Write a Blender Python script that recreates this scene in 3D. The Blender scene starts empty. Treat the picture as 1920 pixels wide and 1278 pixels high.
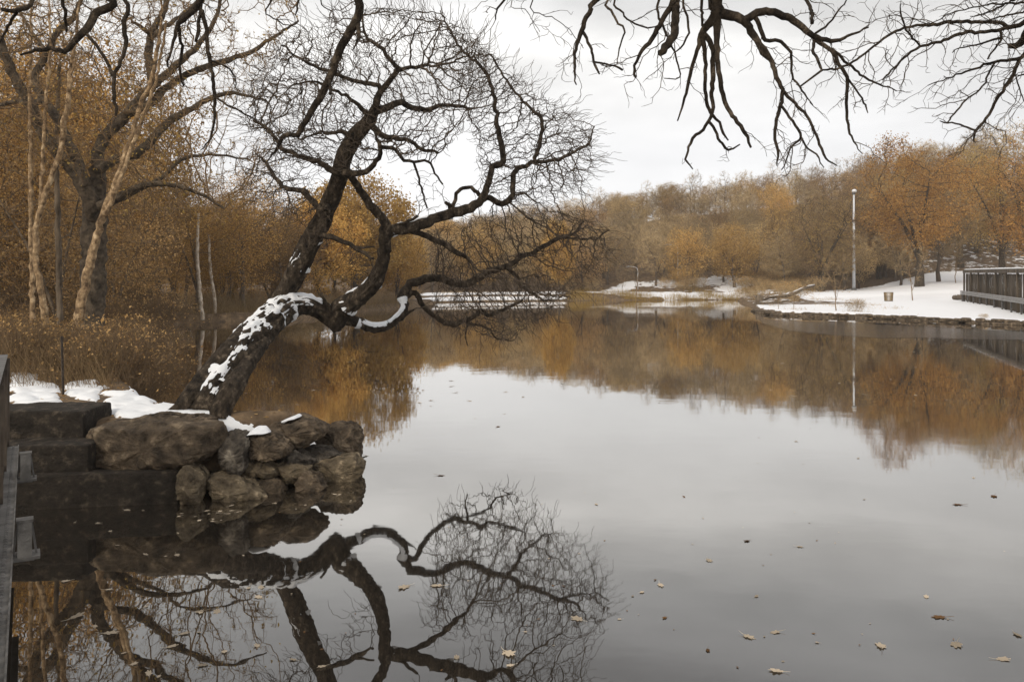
import bpy, math, random, time
import numpy as np
from mathutils import Vector

T0 = time.time()
S = bpy.context.scene
COL = S.collection
rad = math.radians

# ------------------------------------------------------------------ camera
F = 1500.0          # focal length in photograph pixels
HZ = 525.0          # row of the horizon in the photograph
CH = 2.6            # camera height above the water
cam_d = bpy.data.cameras.new('camera')
cam = bpy.data.objects.new('camera', cam_d)
COL.objects.link(cam)
cam.location = (0, 0, CH)
cam.rotation_euler = (rad(90), 0, 0)
cam_d.sensor_width = 36.0
cam_d.lens = F / 1920 * 36
cam_d.shift_y = -(639 - HZ) / 1920
cam_d.clip_start = 0.05
cam_d.clip_end = 4000
S.camera = cam

def W(px, py, Y):
    """world point seen at photograph pixel (px,py) at distance Y"""
    return ((px - 960) / F * Y, Y, CH - (py - HZ) / F * Y)

# ------------------------------------------------------------------ world: overcast sky
SUN_EL, SUN_ROT = rad(34), rad(212)
wd = bpy.data.worlds.new('World'); S.world = wd; wd.use_nodes = True
nt = wd.node_tree; nt.nodes.clear()
N = nt.nodes.new; L = nt.links.new
out = N('ShaderNodeOutputWorld'); bg = N('ShaderNodeBackground'); L(bg.outputs[0], out.inputs[0])
sky = N('ShaderNodeTexSky'); sky.sky_type = 'NISHITA'; sky.sun_disc = False
sky.sun_elevation = SUN_EL; sky.sun_rotation = SUN_ROT
tc = N('ShaderNodeTexCoord')
sep = N('ShaderNodeSeparateXYZ'); L(tc.outputs['Generated'], sep.inputs[0])
mp = N('ShaderNodeMapping'); L(tc.outputs['Generated'], mp.inputs[0]); mp.inputs['Scale'].default_value = (1.6, 1.0, 5.5)
nz = N('ShaderNodeTexNoise'); nz.inputs['Scale'].default_value = 1.7; nz.inputs['Detail'].default_value = 5; nz.inputs['Roughness'].default_value = .5
L(mp.outputs[0], nz.inputs['Vector'])
el = N('ShaderNodeValToRGB')          # brightness of the cloud layer by elevation
L(sep.outputs[2], el.inputs[0])
cr = el.color_ramp
cr.elements[0].position = 0.0; cr.elements[0].color = (.86, .85, .85, 1)
cr.elements[1].position = .85; cr.elements[1].color = (1.0, .985, .96, 1)
for p, c in ((.15, (.90, .895, .90, 1)), (.28, (.95, .935, .91, 1)), (.36, (.60, .60, .60, 1)), (.44, (.345, .345, .35, 1)), (.52, (.42, .42, .43, 1)), (.66, (.80, .79, .78, 1))):
    e = cr.elements.new(p); e.color = c
nr = N('ShaderNodeMapRange'); nr.inputs['From Min'].default_value = .33; nr.inputs['From Max'].default_value = .68
nr.inputs['To Min'].default_value = -1; nr.inputs['To Max'].default_value = 1
L(nz.outputs[0], nr.inputs[0])
am = N('ShaderNodeMapRange'); am.inputs['From Min'].default_value = .14; am.inputs['From Max'].default_value = .28; am.inputs['To Min'].default_value = .09; am.inputs['To Max'].default_value = .24; L(sep.outputs[2], am.inputs[0])
mm = N('ShaderNodeMath'); mm.operation = 'MULTIPLY_ADD'; L(nr.outputs[0], mm.inputs[0]); L(am.outputs[0], mm.inputs[1]); mm.inputs[2].default_value = 1.0
mul = N('ShaderNodeVectorMath'); mul.operation = 'SCALE'; L(el.outputs[0], mul.inputs[0]); L(mm.outputs[0], mul.inputs['Scale'])
mul2 = N('ShaderNodeVectorMath'); mul2.operation = 'SCALE'; L(mul.outputs[0], mul2.inputs[0]); mul2.inputs['Scale'].default_value = 9.9
mx = N('ShaderNodeMix'); mx.data_type = 'RGBA'; mx.inputs[0].default_value = .95
L(sky.outputs[0], mx.inputs[6]); L(mul2.outputs[0], mx.inputs[7])
L(mx.outputs[2], bg.inputs[0]); bg.inputs[1].default_value = .1

sd = bpy.data.lights.new('sun', 'SUN'); sd.energy = 1.5; sd.angle = rad(12); sd.color = (1, .91, .76)
sun = bpy.data.objects.new('sun', sd); COL.objects.link(sun)
sun.rotation_euler = (rad(90) - SUN_EL, 0, rad(180) - SUN_ROT)
S.view_settings.view_transform = 'Standard'; S.view_settings.look = 'None'
S.view_settings.exposure = 0.24; S.view_settings.gamma = 1
try: S.view_settings.use_curve_mapping = False
except Exception: pass
S.cycles.max_bounces = 6; S.cycles.transparent_max_bounces = 4
S.cycles.diffuse_bounces = 3; S.cycles.glossy_bounces = 3
S.cycles.use_denoising = True

# ------------------------------------------------------------------ helpers
def prm(o, label=None, cat=None, group=None, kind=None):
    if label: o['label'] = label
    if cat: o['category'] = cat
    if group: o['group'] = group
    if kind: o['kind'] = kind
    return o

def empty(name, loc=(0, 0, 0), label=None, cat=None, group=None, rz=0):
    o = bpy.data.objects.new(name, None); COL.objects.link(o)
    o.location = loc; o.rotation_euler = (0, 0, rz); o.empty_display_size = .3
    return prm(o, label, cat, group)

def mesh_data(name, V, faces, mat, smooth=True):
    me = bpy.data.meshes.new(name)
    V = np.asarray(V, dtype=np.float32)
    me.vertices.add(len(V)); me.vertices.foreach_set('co', V.ravel())
    loops = []; tot = []
    for f in faces:
        f = np.asarray(f, dtype=np.int32)
        if len(f) == 0: continue
        loops.append(f.ravel()); tot.append(np.full(len(f), f.shape[1], dtype=np.int32))
    lp = np.concatenate(loops); tt = np.concatenate(tot)
    st = np.concatenate(([0], np.cumsum(tt)[:-1])).astype(np.int32)
    me.loops.add(len(lp)); me.loops.foreach_set('vertex_index', lp)
    me.polygons.add(len(tt)); me.polygons.foreach_set('loop_start', st); me.polygons.foreach_set('loop_total', tt)
    me.polygons.foreach_set('use_smooth', np.full(len(tt), smooth, dtype=bool))
    me.update(calc_edges=True); me.validate()
    if mat: me.materials.append(mat)
    return me

def link(name, me, parent=None, loc=(0, 0, 0), rz=0, sc=1.0):
    o = bpy.data.objects.new(name, me); COL.objects.link(o)
    o.location = loc; o.rotation_euler = (0, 0, rz)
    o.scale = (sc, sc, sc) if not hasattr(sc, '__len__') else sc
    if parent: o.parent = parent
    return o

class MB:
    """collects vertices and faces for one mesh"""
    def __init__(s): s.V = []; s.Q = []; s.T = []; s.P = []; s.n = 0
    def add(s, V, Q=None, T=None, P=None):
        V = np.asarray(V, float)
        if Q is not None and len(Q): s.Q.append(np.asarray(Q) + s.n)
        if T is not None and len(T): s.T.append(np.asarray(T) + s.n)
        for p in (P or []): s.P.append(np.asarray([p]) + s.n)
        s.V.append(V); s.n += len(V)
    def box(s, c, d, rz=0, taper=1.0, j=0):
        x, y, z = d[0] / 2, d[1] / 2, d[2] / 2
        v = np.array([[-x, -y, -z], [x, -y, -z], [x, y, -z], [-x, y, -z], [-x * taper, -y * taper, z], [x * taper, -y * taper, z], [x * taper, y * taper, z], [-x * taper, y * taper, z]])
        ca, sa = math.cos(rz), math.sin(rz)
        v = np.stack([v[:, 0] * ca - v[:, 1] * sa, v[:, 0] * sa + v[:, 1] * ca, v[:, 2]], 1) + np.array(c)
        s.add(v, Q=[[0, 3, 2, 1], [4, 5, 6, 7], [0, 1, 5, 4], [1, 2, 6, 5], [2, 3, 7, 6], [3, 0, 4, 7]])
    def beam(s, a, b, w, h):
        a = Vector(a); b = Vector(b); t = (b - a).normalized()
        sd_ = t.cross(Vector((0, 0, 1))); sd_ = sd_.normalized() if sd_.length > 1e-4 else Vector((1, 0, 0)); up = sd_.cross(t)
        v = []
        for p in (a, b):
            for i, k in ((-1, -1), (1, -1), (1, 1), (-1, 1)): v.append(p + sd_ * (i * w / 2) + up * (k * h / 2))
        s.add([list(x) for x in v], Q=[[3, 2, 1, 0], [4, 5, 6, 7], [0, 1, 5, 4], [1, 2, 6, 5], [2, 3, 7, 6], [3, 0, 4, 7]])
    def tube(s, pts, r, sides=8, cap=True, fn=None):
        V, Q = tube_geo(pts, r, sides, fn)
        s.add(V, Q=Q)
        if cap:
            n = len(pts); s.P.append(np.asarray([[s.n - sides + k for k in range(sides)]]))
            s.P.append(np.asarray([[s.n - n * sides + k for k in range(sides)][::-1]]))
    def data(s, name, mat, smooth=True):
        fs = []
        if s.Q: fs.append(np.concatenate(s.Q))
        if s.T: fs.append(np.concatenate(s.T))
        fs += s.P
        return mesh_data(name, np.concatenate(s.V), fs, mat, smooth)
    def build(s, name, mat, parent=None, smooth=True, **k):
        return link(name, s.data(name, mat, smooth), parent, **k)

def tube_geo(pts, r, sides, fn=None):
    P = np.asarray(pts, float); n = len(P); r = np.broadcast_to(np.asarray(r, float), (n,))
    Tn = np.gradient(P, axis=0) if n > 2 else np.repeat((P[1] - P[0])[None], n, 0)
    ln_ = np.linalg.norm(Tn, axis=1)
    if (ln_ < 1e-7).any():
        gi = np.nonzero(ln_ >= 1e-7)[0]; Tn = Tn[gi[np.abs(np.arange(n)[:, None] - gi[None]).argmin(1)]] if len(gi) else np.tile([0, 0, 1.], (n, 1)); ln_ = np.linalg.norm(Tn, axis=1)
    Tn = Tn / (ln_[:, None] + 1e-12)
    ref = np.array([0, 0, 1.]) if abs(Tn[0, 2]) < .9 else np.array([1., 0, 0])
    u = np.cross(Tn[0], ref); u /= np.linalg.norm(u)
    U = np.empty((n, 3))
    for i in range(n):
        t = Tn[i]; u = u - t * (u[0] * t[0] + u[1] * t[1] + u[2] * t[2])
        u = u / (math.sqrt(u[0] * u[0] + u[1] * u[1] + u[2] * u[2]) + 1e-9); U[i] = u
    B = np.cross(Tn, U)
    th = np.arange(sides) * (2 * math.pi / sides)
    R = np.repeat(r[:, None], sides, 1)
    if fn is not None:
        seg = np.concatenate(([0], np.cumsum(np.linalg.norm(np.diff(P, axis=0), axis=1))))
        D = U[:, None] * np.cos(th)[None, :, None] + B[:, None] * np.sin(th)[None, :, None]
        R = fn(R, th[None, :], seg[:, None], D, P[:, None])
    V = P[:, None] + (U[:, None] * np.cos(th)[None, :, None] + B[:, None] * np.sin(th)[None, :, None]) * R[:, :, None]
    i = np.arange(n - 1)[:, None] * sides; k = np.arange(sides)[None]; k2 = (k + 1) % sides
    Q = np.stack([i + k, i + k2, i + sides + k2, i + sides + k], -1).reshape(-1, 4)
    return V.reshape(-1, 3), Q

# value noise in numpy
def _h(i, j, k, s):
    n = (i * 374761393 + j * 668265263 + k * 2147483647 + s * 974634777) & 0xffffffff
    n = ((n ^ (n >> 13)) * 1274126177) & 0xffffffff
    return ((n ^ (n >> 16)) & 0xffff) / 65535.0
def vnoise(x, y, z=0., s=0):
    x, y, z = np.broadcast_arrays(np.asarray(x, float), np.asarray(y, float), np.asarray(z, float))
    xi, yi, zi = np.floor(x).astype(np.int64), np.floor(y).astype(np.int64), np.floor(z).astype(np.int64)
    fx, fy, fz = x - xi, y - yi, z - zi
    fx, fy, fz = fx * fx * (3 - 2 * fx), fy * fy * (3 - 2 * fy), fz * fz * (3 - 2 * fz)
    def g(a, b, c): return _h(xi + a, yi + b, zi + c, s)
    x00 = g(0, 0, 0) * (1 - fx) + g(1, 0, 0) * fx; x10 = g(0, 1, 0) * (1 - fx) + g(1, 1, 0) * fx
    x01 = g(0, 0, 1) * (1 - fx) + g(1, 0, 1) * fx; x11 = g(0, 1, 1) * (1 - fx) + g(1, 1, 1) * fx
    return (x00 * (1 - fy) + x10 * fy) * (1 - fz) + (x01 * (1 - fy) + x11 * fy) * fz
def fbm(x, y, z=0., o=4, s=0):
    t = 0; a = .5; w = 0
    for k in range(o):
        t = t + a * vnoise(np.asarray(x) * 2 ** k, np.asarray(y) * 2 ** k, np.asarray(z) * 2 ** k, s + k); w += a; a *= .5
    return t / w
def sm(x): x = np.clip(x, 0, 1); return x * x * (3 - 2 * x)

# ------------------------------------------------------------------ materials
def mat(name, col, rough=.9, spec=.3, var=None, scale=4.0, detail=6, bump=0., bscale=None, stretch=(1, 1, 1), metal=0, coord='Object', v3=None):
    m = bpy.data.materials.new(name); m.use_nodes = True
    t = m.node_tree; n = t.nodes; l = t.links; b = n['Principled BSDF']
    b.inputs['Roughness'].default_value = rough; b.inputs['Specular IOR Level'].default_value = spec; b.inputs['Metallic'].default_value = metal
    if var is None and not bump: b.inputs['Base Color'].default_value = (*col, 1); return m
    c = n.new('ShaderNodeTexCoord'); mpp = n.new('ShaderNodeMapping'); mpp.inputs['Scale'].default_value = stretch
    l.new(c.outputs[coord], mpp.inputs[0])
    nz_ = n.new('ShaderNodeTexNoise'); nz_.inputs['Scale'].default_value = scale; nz_.inputs['Detail'].default_value = detail; nz_.inputs['Roughness'].default_value = .6
    l.new(mpp.outputs[0], nz_.inputs['Vector'])
    rp = n.new('ShaderNodeValToRGB'); l.new(nz_.outputs[0], rp.inputs[0])
    rp.color_ramp.elements[0].position = .34; rp.color_ramp.elements[0].color = (*col, 1)
    rp.color_ramp.elements[1].position = .68; rp.color_ramp.elements[1].color = (*(var or col), 1)
    if v3:
        e_ = rp.color_ramp.elements.new(.56); e_.color = (*v3, 1)
    l.new(rp.outputs[0], b.inputs['Base Color'])
    if bump:
        nb = n.new('ShaderNodeTexNoise'); nb.inputs['Scale'].default_value = bscale or scale * 3; nb.inputs['Detail'].default_value = 8; nb.inputs['Roughness'].default_value = .65
        l.new(mpp.outputs[0], nb.inputs['Vector'])
        bp = n.new('ShaderNodeBump'); bp.inputs['Strength'].default_value = min(1, bump); bp.inputs['Distance'].default_value = .03 * max(1, bump)
        l.new(nb.outputs[0], bp.inputs['Height']); l.new(bp.outputs[0], b.inputs['Normal'])
    return m

def leaf_mat(name, cols, transl=.35, rough=.7):
    m = bpy.data.materials.new(name); m.use_nodes = True
    t = m.node_tree; n = t.nodes; l = t.links; n.clear()
    o = n.new('ShaderNodeOutputMaterial'); g = n.new('ShaderNodeNewGeometry'); oi = n.new('ShaderNodeObjectInfo')
    r = n.new('ShaderNodeValToRGB'); l.new(g.outputs['Random Per Island'], r.inputs[0])
    k = len(cols)
    while len(r.color_ramp.elements) < k: r.color_ramp.elements.new(.5)
    for i, c in enumerate(cols): r.color_ramp.elements[i].position = i / (k - 1); r.color_ramp.elements[i].color = (*c, 1)
    hs = n.new('ShaderNodeHueSaturation'); l.new(r.outputs[0], hs.inputs['Color'])
    mr = n.new('ShaderNodeMapRange'); mr.inputs['To Min'].default_value = .62; mr.inputs['To Max'].default_value = 1.35; l.new(oi.outputs['Random'], mr.inputs[0]); l.new(mr.outputs[0], hs.inputs['Value'])
    d = n.new('ShaderNodeBsdfDiffuse'); tr = n.new('ShaderNodeBsdfTranslucent'); mxx = n.new('ShaderNodeMixShader'); mxx.inputs[0].default_value = transl
    l.new(hs.outputs[0], d.inputs[0]); l.new(hs.outputs[0], tr.inputs[0]); l.new(d.outputs[0], mxx.inputs[1]); l.new(tr.outputs[0], mxx.inputs[2]); l.new(mxx.outputs[0], o.inputs[0])
    return m

M = {}
M['bark'] = mat('bark_dark', (.022, .017, .013), .95, .2, (.24, .185, .13), 11, 12, 3, 30, (1, 1, .6), v3=(.085, .064, .045))
M['twig'] = mat('twig_dark', (.05, .038, .028), .9, .2, (.14, .105, .075), 6)
M['bark_grey'] = mat('bark_grey', (.06, .045, .032), .95, .2, (.26, .20, .14), 7, 10, 2, 16, (1, 1, .3))
M['bark_oak'] = mat('bark_oak', (.035, .027, .02), .95, .2, (.17, .13, .09), 7, 10, 2, 16)
M['twig_shrub'] = mat('twig_shrub', (.10, .066, .038), .95, .2, (.22, .145, .08), 1.0)
M['bark_far'] = mat('bark_far', (.08, .062, .047), .95, .2, (.17, .13, .098), 1.5)
M['twig_far'] = mat('twig_far', (.30, .22, .14), .95, .2, (.50, .38, .24), .6)
M['twig_brown'] = mat('twig_brown', (.17, .11, .058), .95, .2, (.34, .225, .12), 1.0)
M['birch'] = mat('bark_birch', (.09, .055, .03), .85, .3, (.80, .60, .37), 9, 12, 2, 20, (1, 1, .8), v3=(.46, .31, .17))
M['birch_white'] = mat('bark_birch_white', (.25, .17, .1), .85, .3, (.75, .66, .55), 5, 6, .5, 14, (1, 1, .6))
M['snow'] = mat('snow', (.80, .81, .83), .6, .3, (.86, .86, .87), 3, 5, .5, 12)
M['rock'] = mat('rock', (.045, .033, .022), .9, .3, (.33, .25, .165), 6, 14, 2.6, 24, v3=(.15, .11, .073))
M['rock_pale'] = mat('rock_pale', (.07, .052, .034), .9, .3, (.50, .39, .26), 7, 12, 2.2, 26, v3=(.20, .155, .10))
M['rock_grey'] = mat('rock_grey', (.045, .037, .03), .88, .3, (.36, .31, .245), 7, 12, 2.4, 26, v3=(.13, .108, .085))
M['block'] = mat('cut_stone', (.018, .014, .010), .9, .3, (.11, .085, .06), 9, 12, 1.6, 30, v3=(.04, .031, .023))
M['steel'] = mat('weathered_steel', (.09, .085, .08), .6, .4, (.22, .21, .20), 7, 8, .3, 40, metal=.4)
M['steel_brown'] = mat('brown_painted_steel', (.045, .034, .026), .7, .3, (.10, .078, .06), 5, 8, .3, 30)
M['steel_light'] = mat('galvanised_steel', (.22, .21, .20), .55, .4, (.42, .41, .40), 6, 6, .2, 30, metal=.4)
M['wood'] = mat('weathered_boards', (.04, .031, .023), .9, .2, (.15, .118, .085), 2.2, 8, .5, 20, (1, 1, .15))
M['white_paint'] = mat('pole_white', (.62, .64, .68), .5, .4, (.75, .76, .78), 3)
M['lf_gold'] = leaf_mat('leaf_golden', [(.36, .21, .06), (.61, .385, .12), (.76, .51, .18)])
M['lf_russet'] = leaf_mat('leaf_russet', [(.27, .15, .05), (.52, .31, .10), (.70, .46, .17)])
M['lf_brown'] = leaf_mat('leaf_brown', [(0.26, 0.155, 0.07), (0.48, 0.3, 0.125), (0.64, 0.43, 0.2)])
M['lf_tan'] = leaf_mat('leaf_tan', [(0.42, 0.29, 0.14), (0.6, 0.43, 0.2), (0.74, 0.54, 0.26)])
M['lf_yellow'] = leaf_mat('leaf_yellow', [(0.52, 0.33, 0.1), (0.7, 0.47, 0.14), (0.82, 0.58, 0.2)])
M['lf_amber'] = leaf_mat('leaf_amber', [(.36, .22, .07), (.56, .36, .13), (.70, .48, .20)])
M['twig_far'] = leaf_mat('twig_far', [(.25, .18, .10), (.43, .31, .17), (.58, .43, .24)], 0)
M['lf_rust'] = leaf_mat('leaf_rust', [(.24, .12, .04), (.46, .25, .08), (.62, .37, .12)])
M['lf_float'] = leaf_mat('leaf_floating', [(.26, .20, .14), (.42, .34, .25), (.58, .51, .41)], .1)
M['lf_float_dark'] = leaf_mat('leaf_floating_dark', [(.10, .055, .03), (.16, .09, .045), (.2, .12, .06)], .1)
M['weed'] = leaf_mat('dark_weed', [(.12, .08, .045), (.28, .19, .10), (.46, .32, .18)], .2)
M['grass'] = leaf_mat('dry_grass', [(0.28, 0.19, 0.1), (0.44, 0.31, 0.16), (0.58, 0.42, 0.22)], .2)

# water
def water_mat():
    m = bpy.data.materials.new('water'); m.use_nodes = True
    t = m.node_tree; n = t.nodes; l = t.links; n.clear()
    o = n.new('ShaderNodeOutputMaterial')
    d = n.new('ShaderNodeBsdfDiffuse'); d.inputs[0].default_value = (.022, .018, .014, 1)
    g = n.new('ShaderNodeBsdfGlossy'); g.inputs[0].default_value = (1, .985, .96, 1)
    c = n.new('ShaderNodeTexCoord')
    nb = n.new('ShaderNodeTexNoise'); nb.inputs['Scale'].default_value = .9; nb.inputs['Detail'].default_value = 3
    mp1 = n.new('ShaderNodeMapping'); mp1.inputs['Scale'].default_value = (1, 1.6, 1); l.new(c.outputs['Object'], mp1.inputs[0]); l.new(mp1.outputs[0], nb.inputs['Vector'])
    bp = n.new('ShaderNodeBump'); bp.inputs['Strength'].default_value = 1; bp.inputs['Distance'].default_value = .0014
    l.new(nb.outputs[0], bp.inputs['Height'])
    f = n.new('ShaderNodeFresnel'); f.inputs[0].default_value = 1.33
    l.new(bp.outputs[0], g.inputs['Normal']); l.new(bp.outputs[0], f.inputs['Normal'])
    # broad streaks where a thin skin of ice dulls the surface
    n2 = n.new('ShaderNodeTexNoise'); n2.inputs['Scale'].default_value = .05; n2.inputs['Detail'].default_value = 4
    mp2 = n.new('ShaderNodeMapping'); mp2.inputs['Scale'].default_value = (.5, 2.2, 1); l.new(c.outputs['Object'], mp2.inputs[0]); l.new(mp2.outputs[0], n2.inputs['Vector'])
    r = n.new('ShaderNodeMapRange'); r.inputs['From Min'].default_value = .45; r.inputs['From Max'].default_value = .62; r.inputs['To Min'].default_value = .012; r.inputs['To Max'].default_value = .05
    l.new(n2.outputs[0], r.inputs[0]); l.new(r.outputs[0], g.inputs['Roughness'])
    mxx = n.new('ShaderNodeMixShader'); pw = n.new('ShaderNodeMath'); pw.operation = 'POWER'; pw.inputs[1].default_value = .42; l.new(f.outputs[0], pw.inputs[0]); l.new(pw.outputs[0], mxx.inputs[0]); l.new(d.outputs[0], mxx.inputs[1]); l.new(g.outputs[0], mxx.inputs[2]); l.new(mxx.outputs[0], o.inputs[0])
    return m
M['water'] = water_mat()

def ground_mat():
    m = bpy.data.materials.new('ground'); m.use_nodes = True
    t = m.node_tree; n = t.nodes; l = t.links; b = n['Principled BSDF']
    b.inputs['Roughness'].default_value = .95; b.inputs['Specular IOR Level'].default_value = .15
    c = n.new('ShaderNodeTexCoord')
    n1 = n.new('ShaderNodeTexNoise'); n1.inputs['Scale'].default_value = 2.2; n1.inputs['Detail'].default_value = 12; n1.inputs['Roughness'].default_value = .7; l.new(c.outputs['Object'], n1.inputs['Vector'])
    r1 = n.new('ShaderNodeValToRGB'); l.new(n1.outputs[0], r1.inputs[0])
    r1.color_ramp.elements[0].position = .3; r1.color_ramp.elements[0].color = (.05, .036, .024, 1)
    r1.color_ramp.elements[1].position = .72; r1.color_ramp.elements[1].color = (.34, .23, .13, 1)
    e_ = r1.color_ramp.elements.new(.52); e_.color = (.15, .104, .065, 1)
    a = n.new('ShaderNodeAttribute'); a.attribute_name = 'snow'
    n2 = n.new('ShaderNodeTexNoise'); n2.inputs['Scale'].default_value = .9; n2.inputs['Detail'].default_value = 8; n2.inputs['Roughness'].default_value = .65; l.new(c.outputs['Object'], n2.inputs['Vector'])
    ad = n.new('ShaderNodeMath'); ad.operation = 'ADD'; l.new(a.outputs['Fac'], ad.inputs[0]); l.new(n2.outputs[0], ad.inputs[1])
    mr = n.new('ShaderNodeMapRange'); mr.inputs['From Min'].default_value = .97; mr.inputs['From Max'].default_value = 1.03; l.new(ad.outputs[0], mr.inputs[0])
    mxx = n.new('ShaderNodeMix'); mxx.data_type = 'RGBA'; l.new(mr.outputs[0], mxx.inputs[0]); l.new(r1.outputs[0], mxx.inputs[6]); mxx.inputs[7].default_value = (.84, .84, .86, 1)
    l.new(mxx.outputs[2], b.inputs['Base Color'])
    bp = n.new('ShaderNodeBump'); bp.inputs['Strength'].default_value = .8; bp.inputs['Distance'].default_value = .05; l.new(n1.outputs[0], bp.inputs['Height']); l.new(bp.outputs[0], b.inputs['Normal'])
    return m
M['ground'] = ground_mat()

# ------------------------------------------------------------------ terrain
LAKE = np.array([(-6.5, -2.5), (-6.5, 9.3), (-5.0, 9.55), (-4.0, 9.8), (-3.2, 9.95), (-2.65, 10.3), (-2.45, 10.9), (-2.9, 11.2), (-3.6, 11.1), (-4.3, 11.3), (-5.2, 12.2),
    (-6.6, 14.5), (-8.6, 18.5), (-11, 24), (-14.5, 33), (-18.5, 42), (-20, 48.5), (-17.2, 50.5), (-14.4, 54), (-13.8, 62), (-12.2, 67), (-9.5, 75), (-8, 84),
    (-9, 91), (-2, 96), (6, 99), (16, 102.5), (29, 104), (26, 90), (23.4, 79), (20.6, 68), (19.5, 59.5), (23.4, 55.3), (25.7, 52.5), (27.5, 49), (29.6, 46),
    (45, 38), (90, 28), (90, -2.5)], float)

def lake_sd(x, y):
    """distance to the shore, positive on land"""
    x = np.asarray(x, float); y = np.asarray(y, float)
    d = np.full(x.shape, 1e9); ins = np.zeros(x.shape, bool)
    n = len(LAKE)
    for i in range(n):
        x1, y1 = LAKE[i]; x2, y2 = LAKE[(i + 1) % n]
        dx, dy = x2 - x1, y2 - y1
        t = np.clip(((x - x1) * dx + (y - y1) * dy) / (dx * dx + dy * dy), 0, 1)
        d = np.minimum(d, np.hypot(x - x1 - t * dx, y - y1 - t * dy))
        c = ((y1 > y) != (y2 > y)) & (x < (x2 - x1) * (y - y1) / (y2 - y1 + 1e-12) + x1)
        ins ^= c
    return np.where(ins, -d, d)

def gz(x, y):
    x = np.asarray(x, float); y = np.asarray(y, float)
    d = lake_sd(x, y)
    wob = (fbm(x * .8, y * .8, 0, 4, 3) - .5)
    wdt = .45 + 5.0 * sm((y - 88) / 6) * (1 - sm((x - 19) / 3) * (1 - sm((y - 99) / 3)))
    z = np.where(d < 0, np.maximum(-1.6, d * 1.4), .5 * sm((d + .0) / wdt))
    near = sm((16 - y) / 2) * sm((x + 30) / 5) * sm((0 - x) / 1)      # the bank by the leaning tree
    z = z + np.where(d > 0, near * .38 * sm(d / .55), 0)
    left = sm((-4 - x) / 4) * sm((60 - y) / 12)
    z = z + np.where(d > 0, left * (.55 * sm((d - .6) / 7) + 1.2 * sm((d - 8) / 25)), 0)
    pen = sm((x - 16) / 6) * sm((y - 35) / 10)
    q = x - .43 * y
    z = z - np.where(d > 0, .2 * pen * (y > 30) * (y < 92) * sm(d / .45), 0)
    z = z - np.where(d > 0, .12 * sm((x - 24) / 5) * sm((68 - y) / 14) * sm(d / .45) * (y > 30), 0)
    z = z + np.where(d > 0, pen * (.25 * sm(d / 20) + 1.25 * sm(q / 12) * sm((y - 82) / 25)), 0)
    far = sm((y - 88) / 8)
    z = z + np.where(d > 0, far * .5 * sm(d / 6), 0)
    a = x / np.maximum(y, 1)
    Hm = np.interp(a, [-.9, -.3, -.12, 0, .1, .25, .4, .6], [5, 5, 7, 10, 13.5, 16.5, 19.5, 23])
    z = z + np.where(d > 0, Hm * sm((y - 107) / 80), 0)
    z = z + np.where(d > 0, wob * (.12 + .4 * sm((y - 105) / 30)) * sm(d / 1.0), wob * .2)
    return z

def segd(x, y, pts):
    d = np.full(np.shape(x), 1e9)
    for (x1, y1), (x2, y2) in zip(pts[:-1], pts[1:]):
        dx, dy = x2 - x1, y2 - y1; t = np.clip(((x - x1) * dx + (y - y1) * dy) / (dx * dx + dy * dy), 0, 1)
        d = np.minimum(d, np.hypot(x - x1 - t * dx, y - y1 - t * dy))
    return d

def snow_cover(x, y):
    """0..1, added to a 0..1 noise in the material, white above 1"""
    d = lake_sd(x, y)
    c = np.zeros(np.shape(x)) + .18
    q = x - .43 * y
    pen = sm((x - 19) / 1.5) * sm((y - 44) / 3) * sm((d - .15) / .5)
    pen = pen * (1 - sm((y - 108 - .7 * np.clip(q, -4, 12)) / 6)) 
    c = np.maximum(c, .95 * pen)
    c = np.where((x > 21.5) & (x < 33) & (y > 74) & (y < 112), np.maximum(.42, c - .55), c)
    c = np.maximum(c, .42 * sm((q - 3) / 5) * sm((y - 100) / 8) * (1 - sm((y - 135) / 10)))
    lawn = sm((x + 12) / 2) * sm((8 - x) / 2) * sm((d - 1.2) / .6) * (1 - sm((d - 10) / 1)) * sm((y - 85) / 4)
    lawn = lawn * (1 - .9 * np.exp(-((d - 3.6) / .45) ** 2))
    c = np.maximum(c, .85 * lawn)
    path = np.exp(-(segd(x, y, [(10, 107.5), (16, 106.6), (24, 106.6), (31, 107.5)]) / 2.0) ** 2)
    c = np.maximum(c, .9 * path)
    slope = np.exp(-(segd(x, y, [(14, 111), (18, 120)]) / 2.5) ** 2)
    c = np.maximum(c, .75 * slope)
    c = np.maximum(c, .64 * np.exp(-(segd(x, y, [(22, 118), (33, 121)]) / 6) ** 2))
    c = np.maximum(c, .72 * np.exp(-(segd(x, y, [(30, 111), (34, 120)]) / 3.5) ** 2))
    c = np.maximum(c, .8 * np.exp(-(segd(x, y, [(33, 108.5), (38, 112)]) / 1.2) ** 2))
    c = np.where((y < 20) & (x < 0), 0, c)
    c = np.where(d < .3, 0, c)
    return c

def lines(parts):
    o = []
    for a, b, s in parts: o.append(np.arange(a, b, s))
    return np.concatenate(o)
gx = lines([(-900, -200, 60), (-200, -60, 10), (-60, -22, 1.6), (-22, -9, .5), (-9, -1.2, .1), (-1.2, 18, 1.2), (18, 48, .45), (48, 90, 1.5), (90, 200, 8), (200, 901, 70)])
gy = lines([(-300, -40, 40), (-40, -6, 4), (-6, 8, .8), (8, 13.6, .1), (13.6, 24, .4), (24, 44, .8), (44, 58, .35), (58, 88, .8), (88, 125, .5), (125, 200, 2), (200, 320, 10), (320, 1500, 80)])
XX, YY = np.meshgrid(gx, gy); ZZ = gz(XX, YY)
ny_, nx_ = XX.shape
ii = np.arange(ny_ - 1)[:, None] * nx_ + np.arange(nx_ - 1)[None]
GQ = np.stack([ii, ii + 1, ii + nx_ + 1, ii + nx_], -1).reshape(-1, 4)
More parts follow.
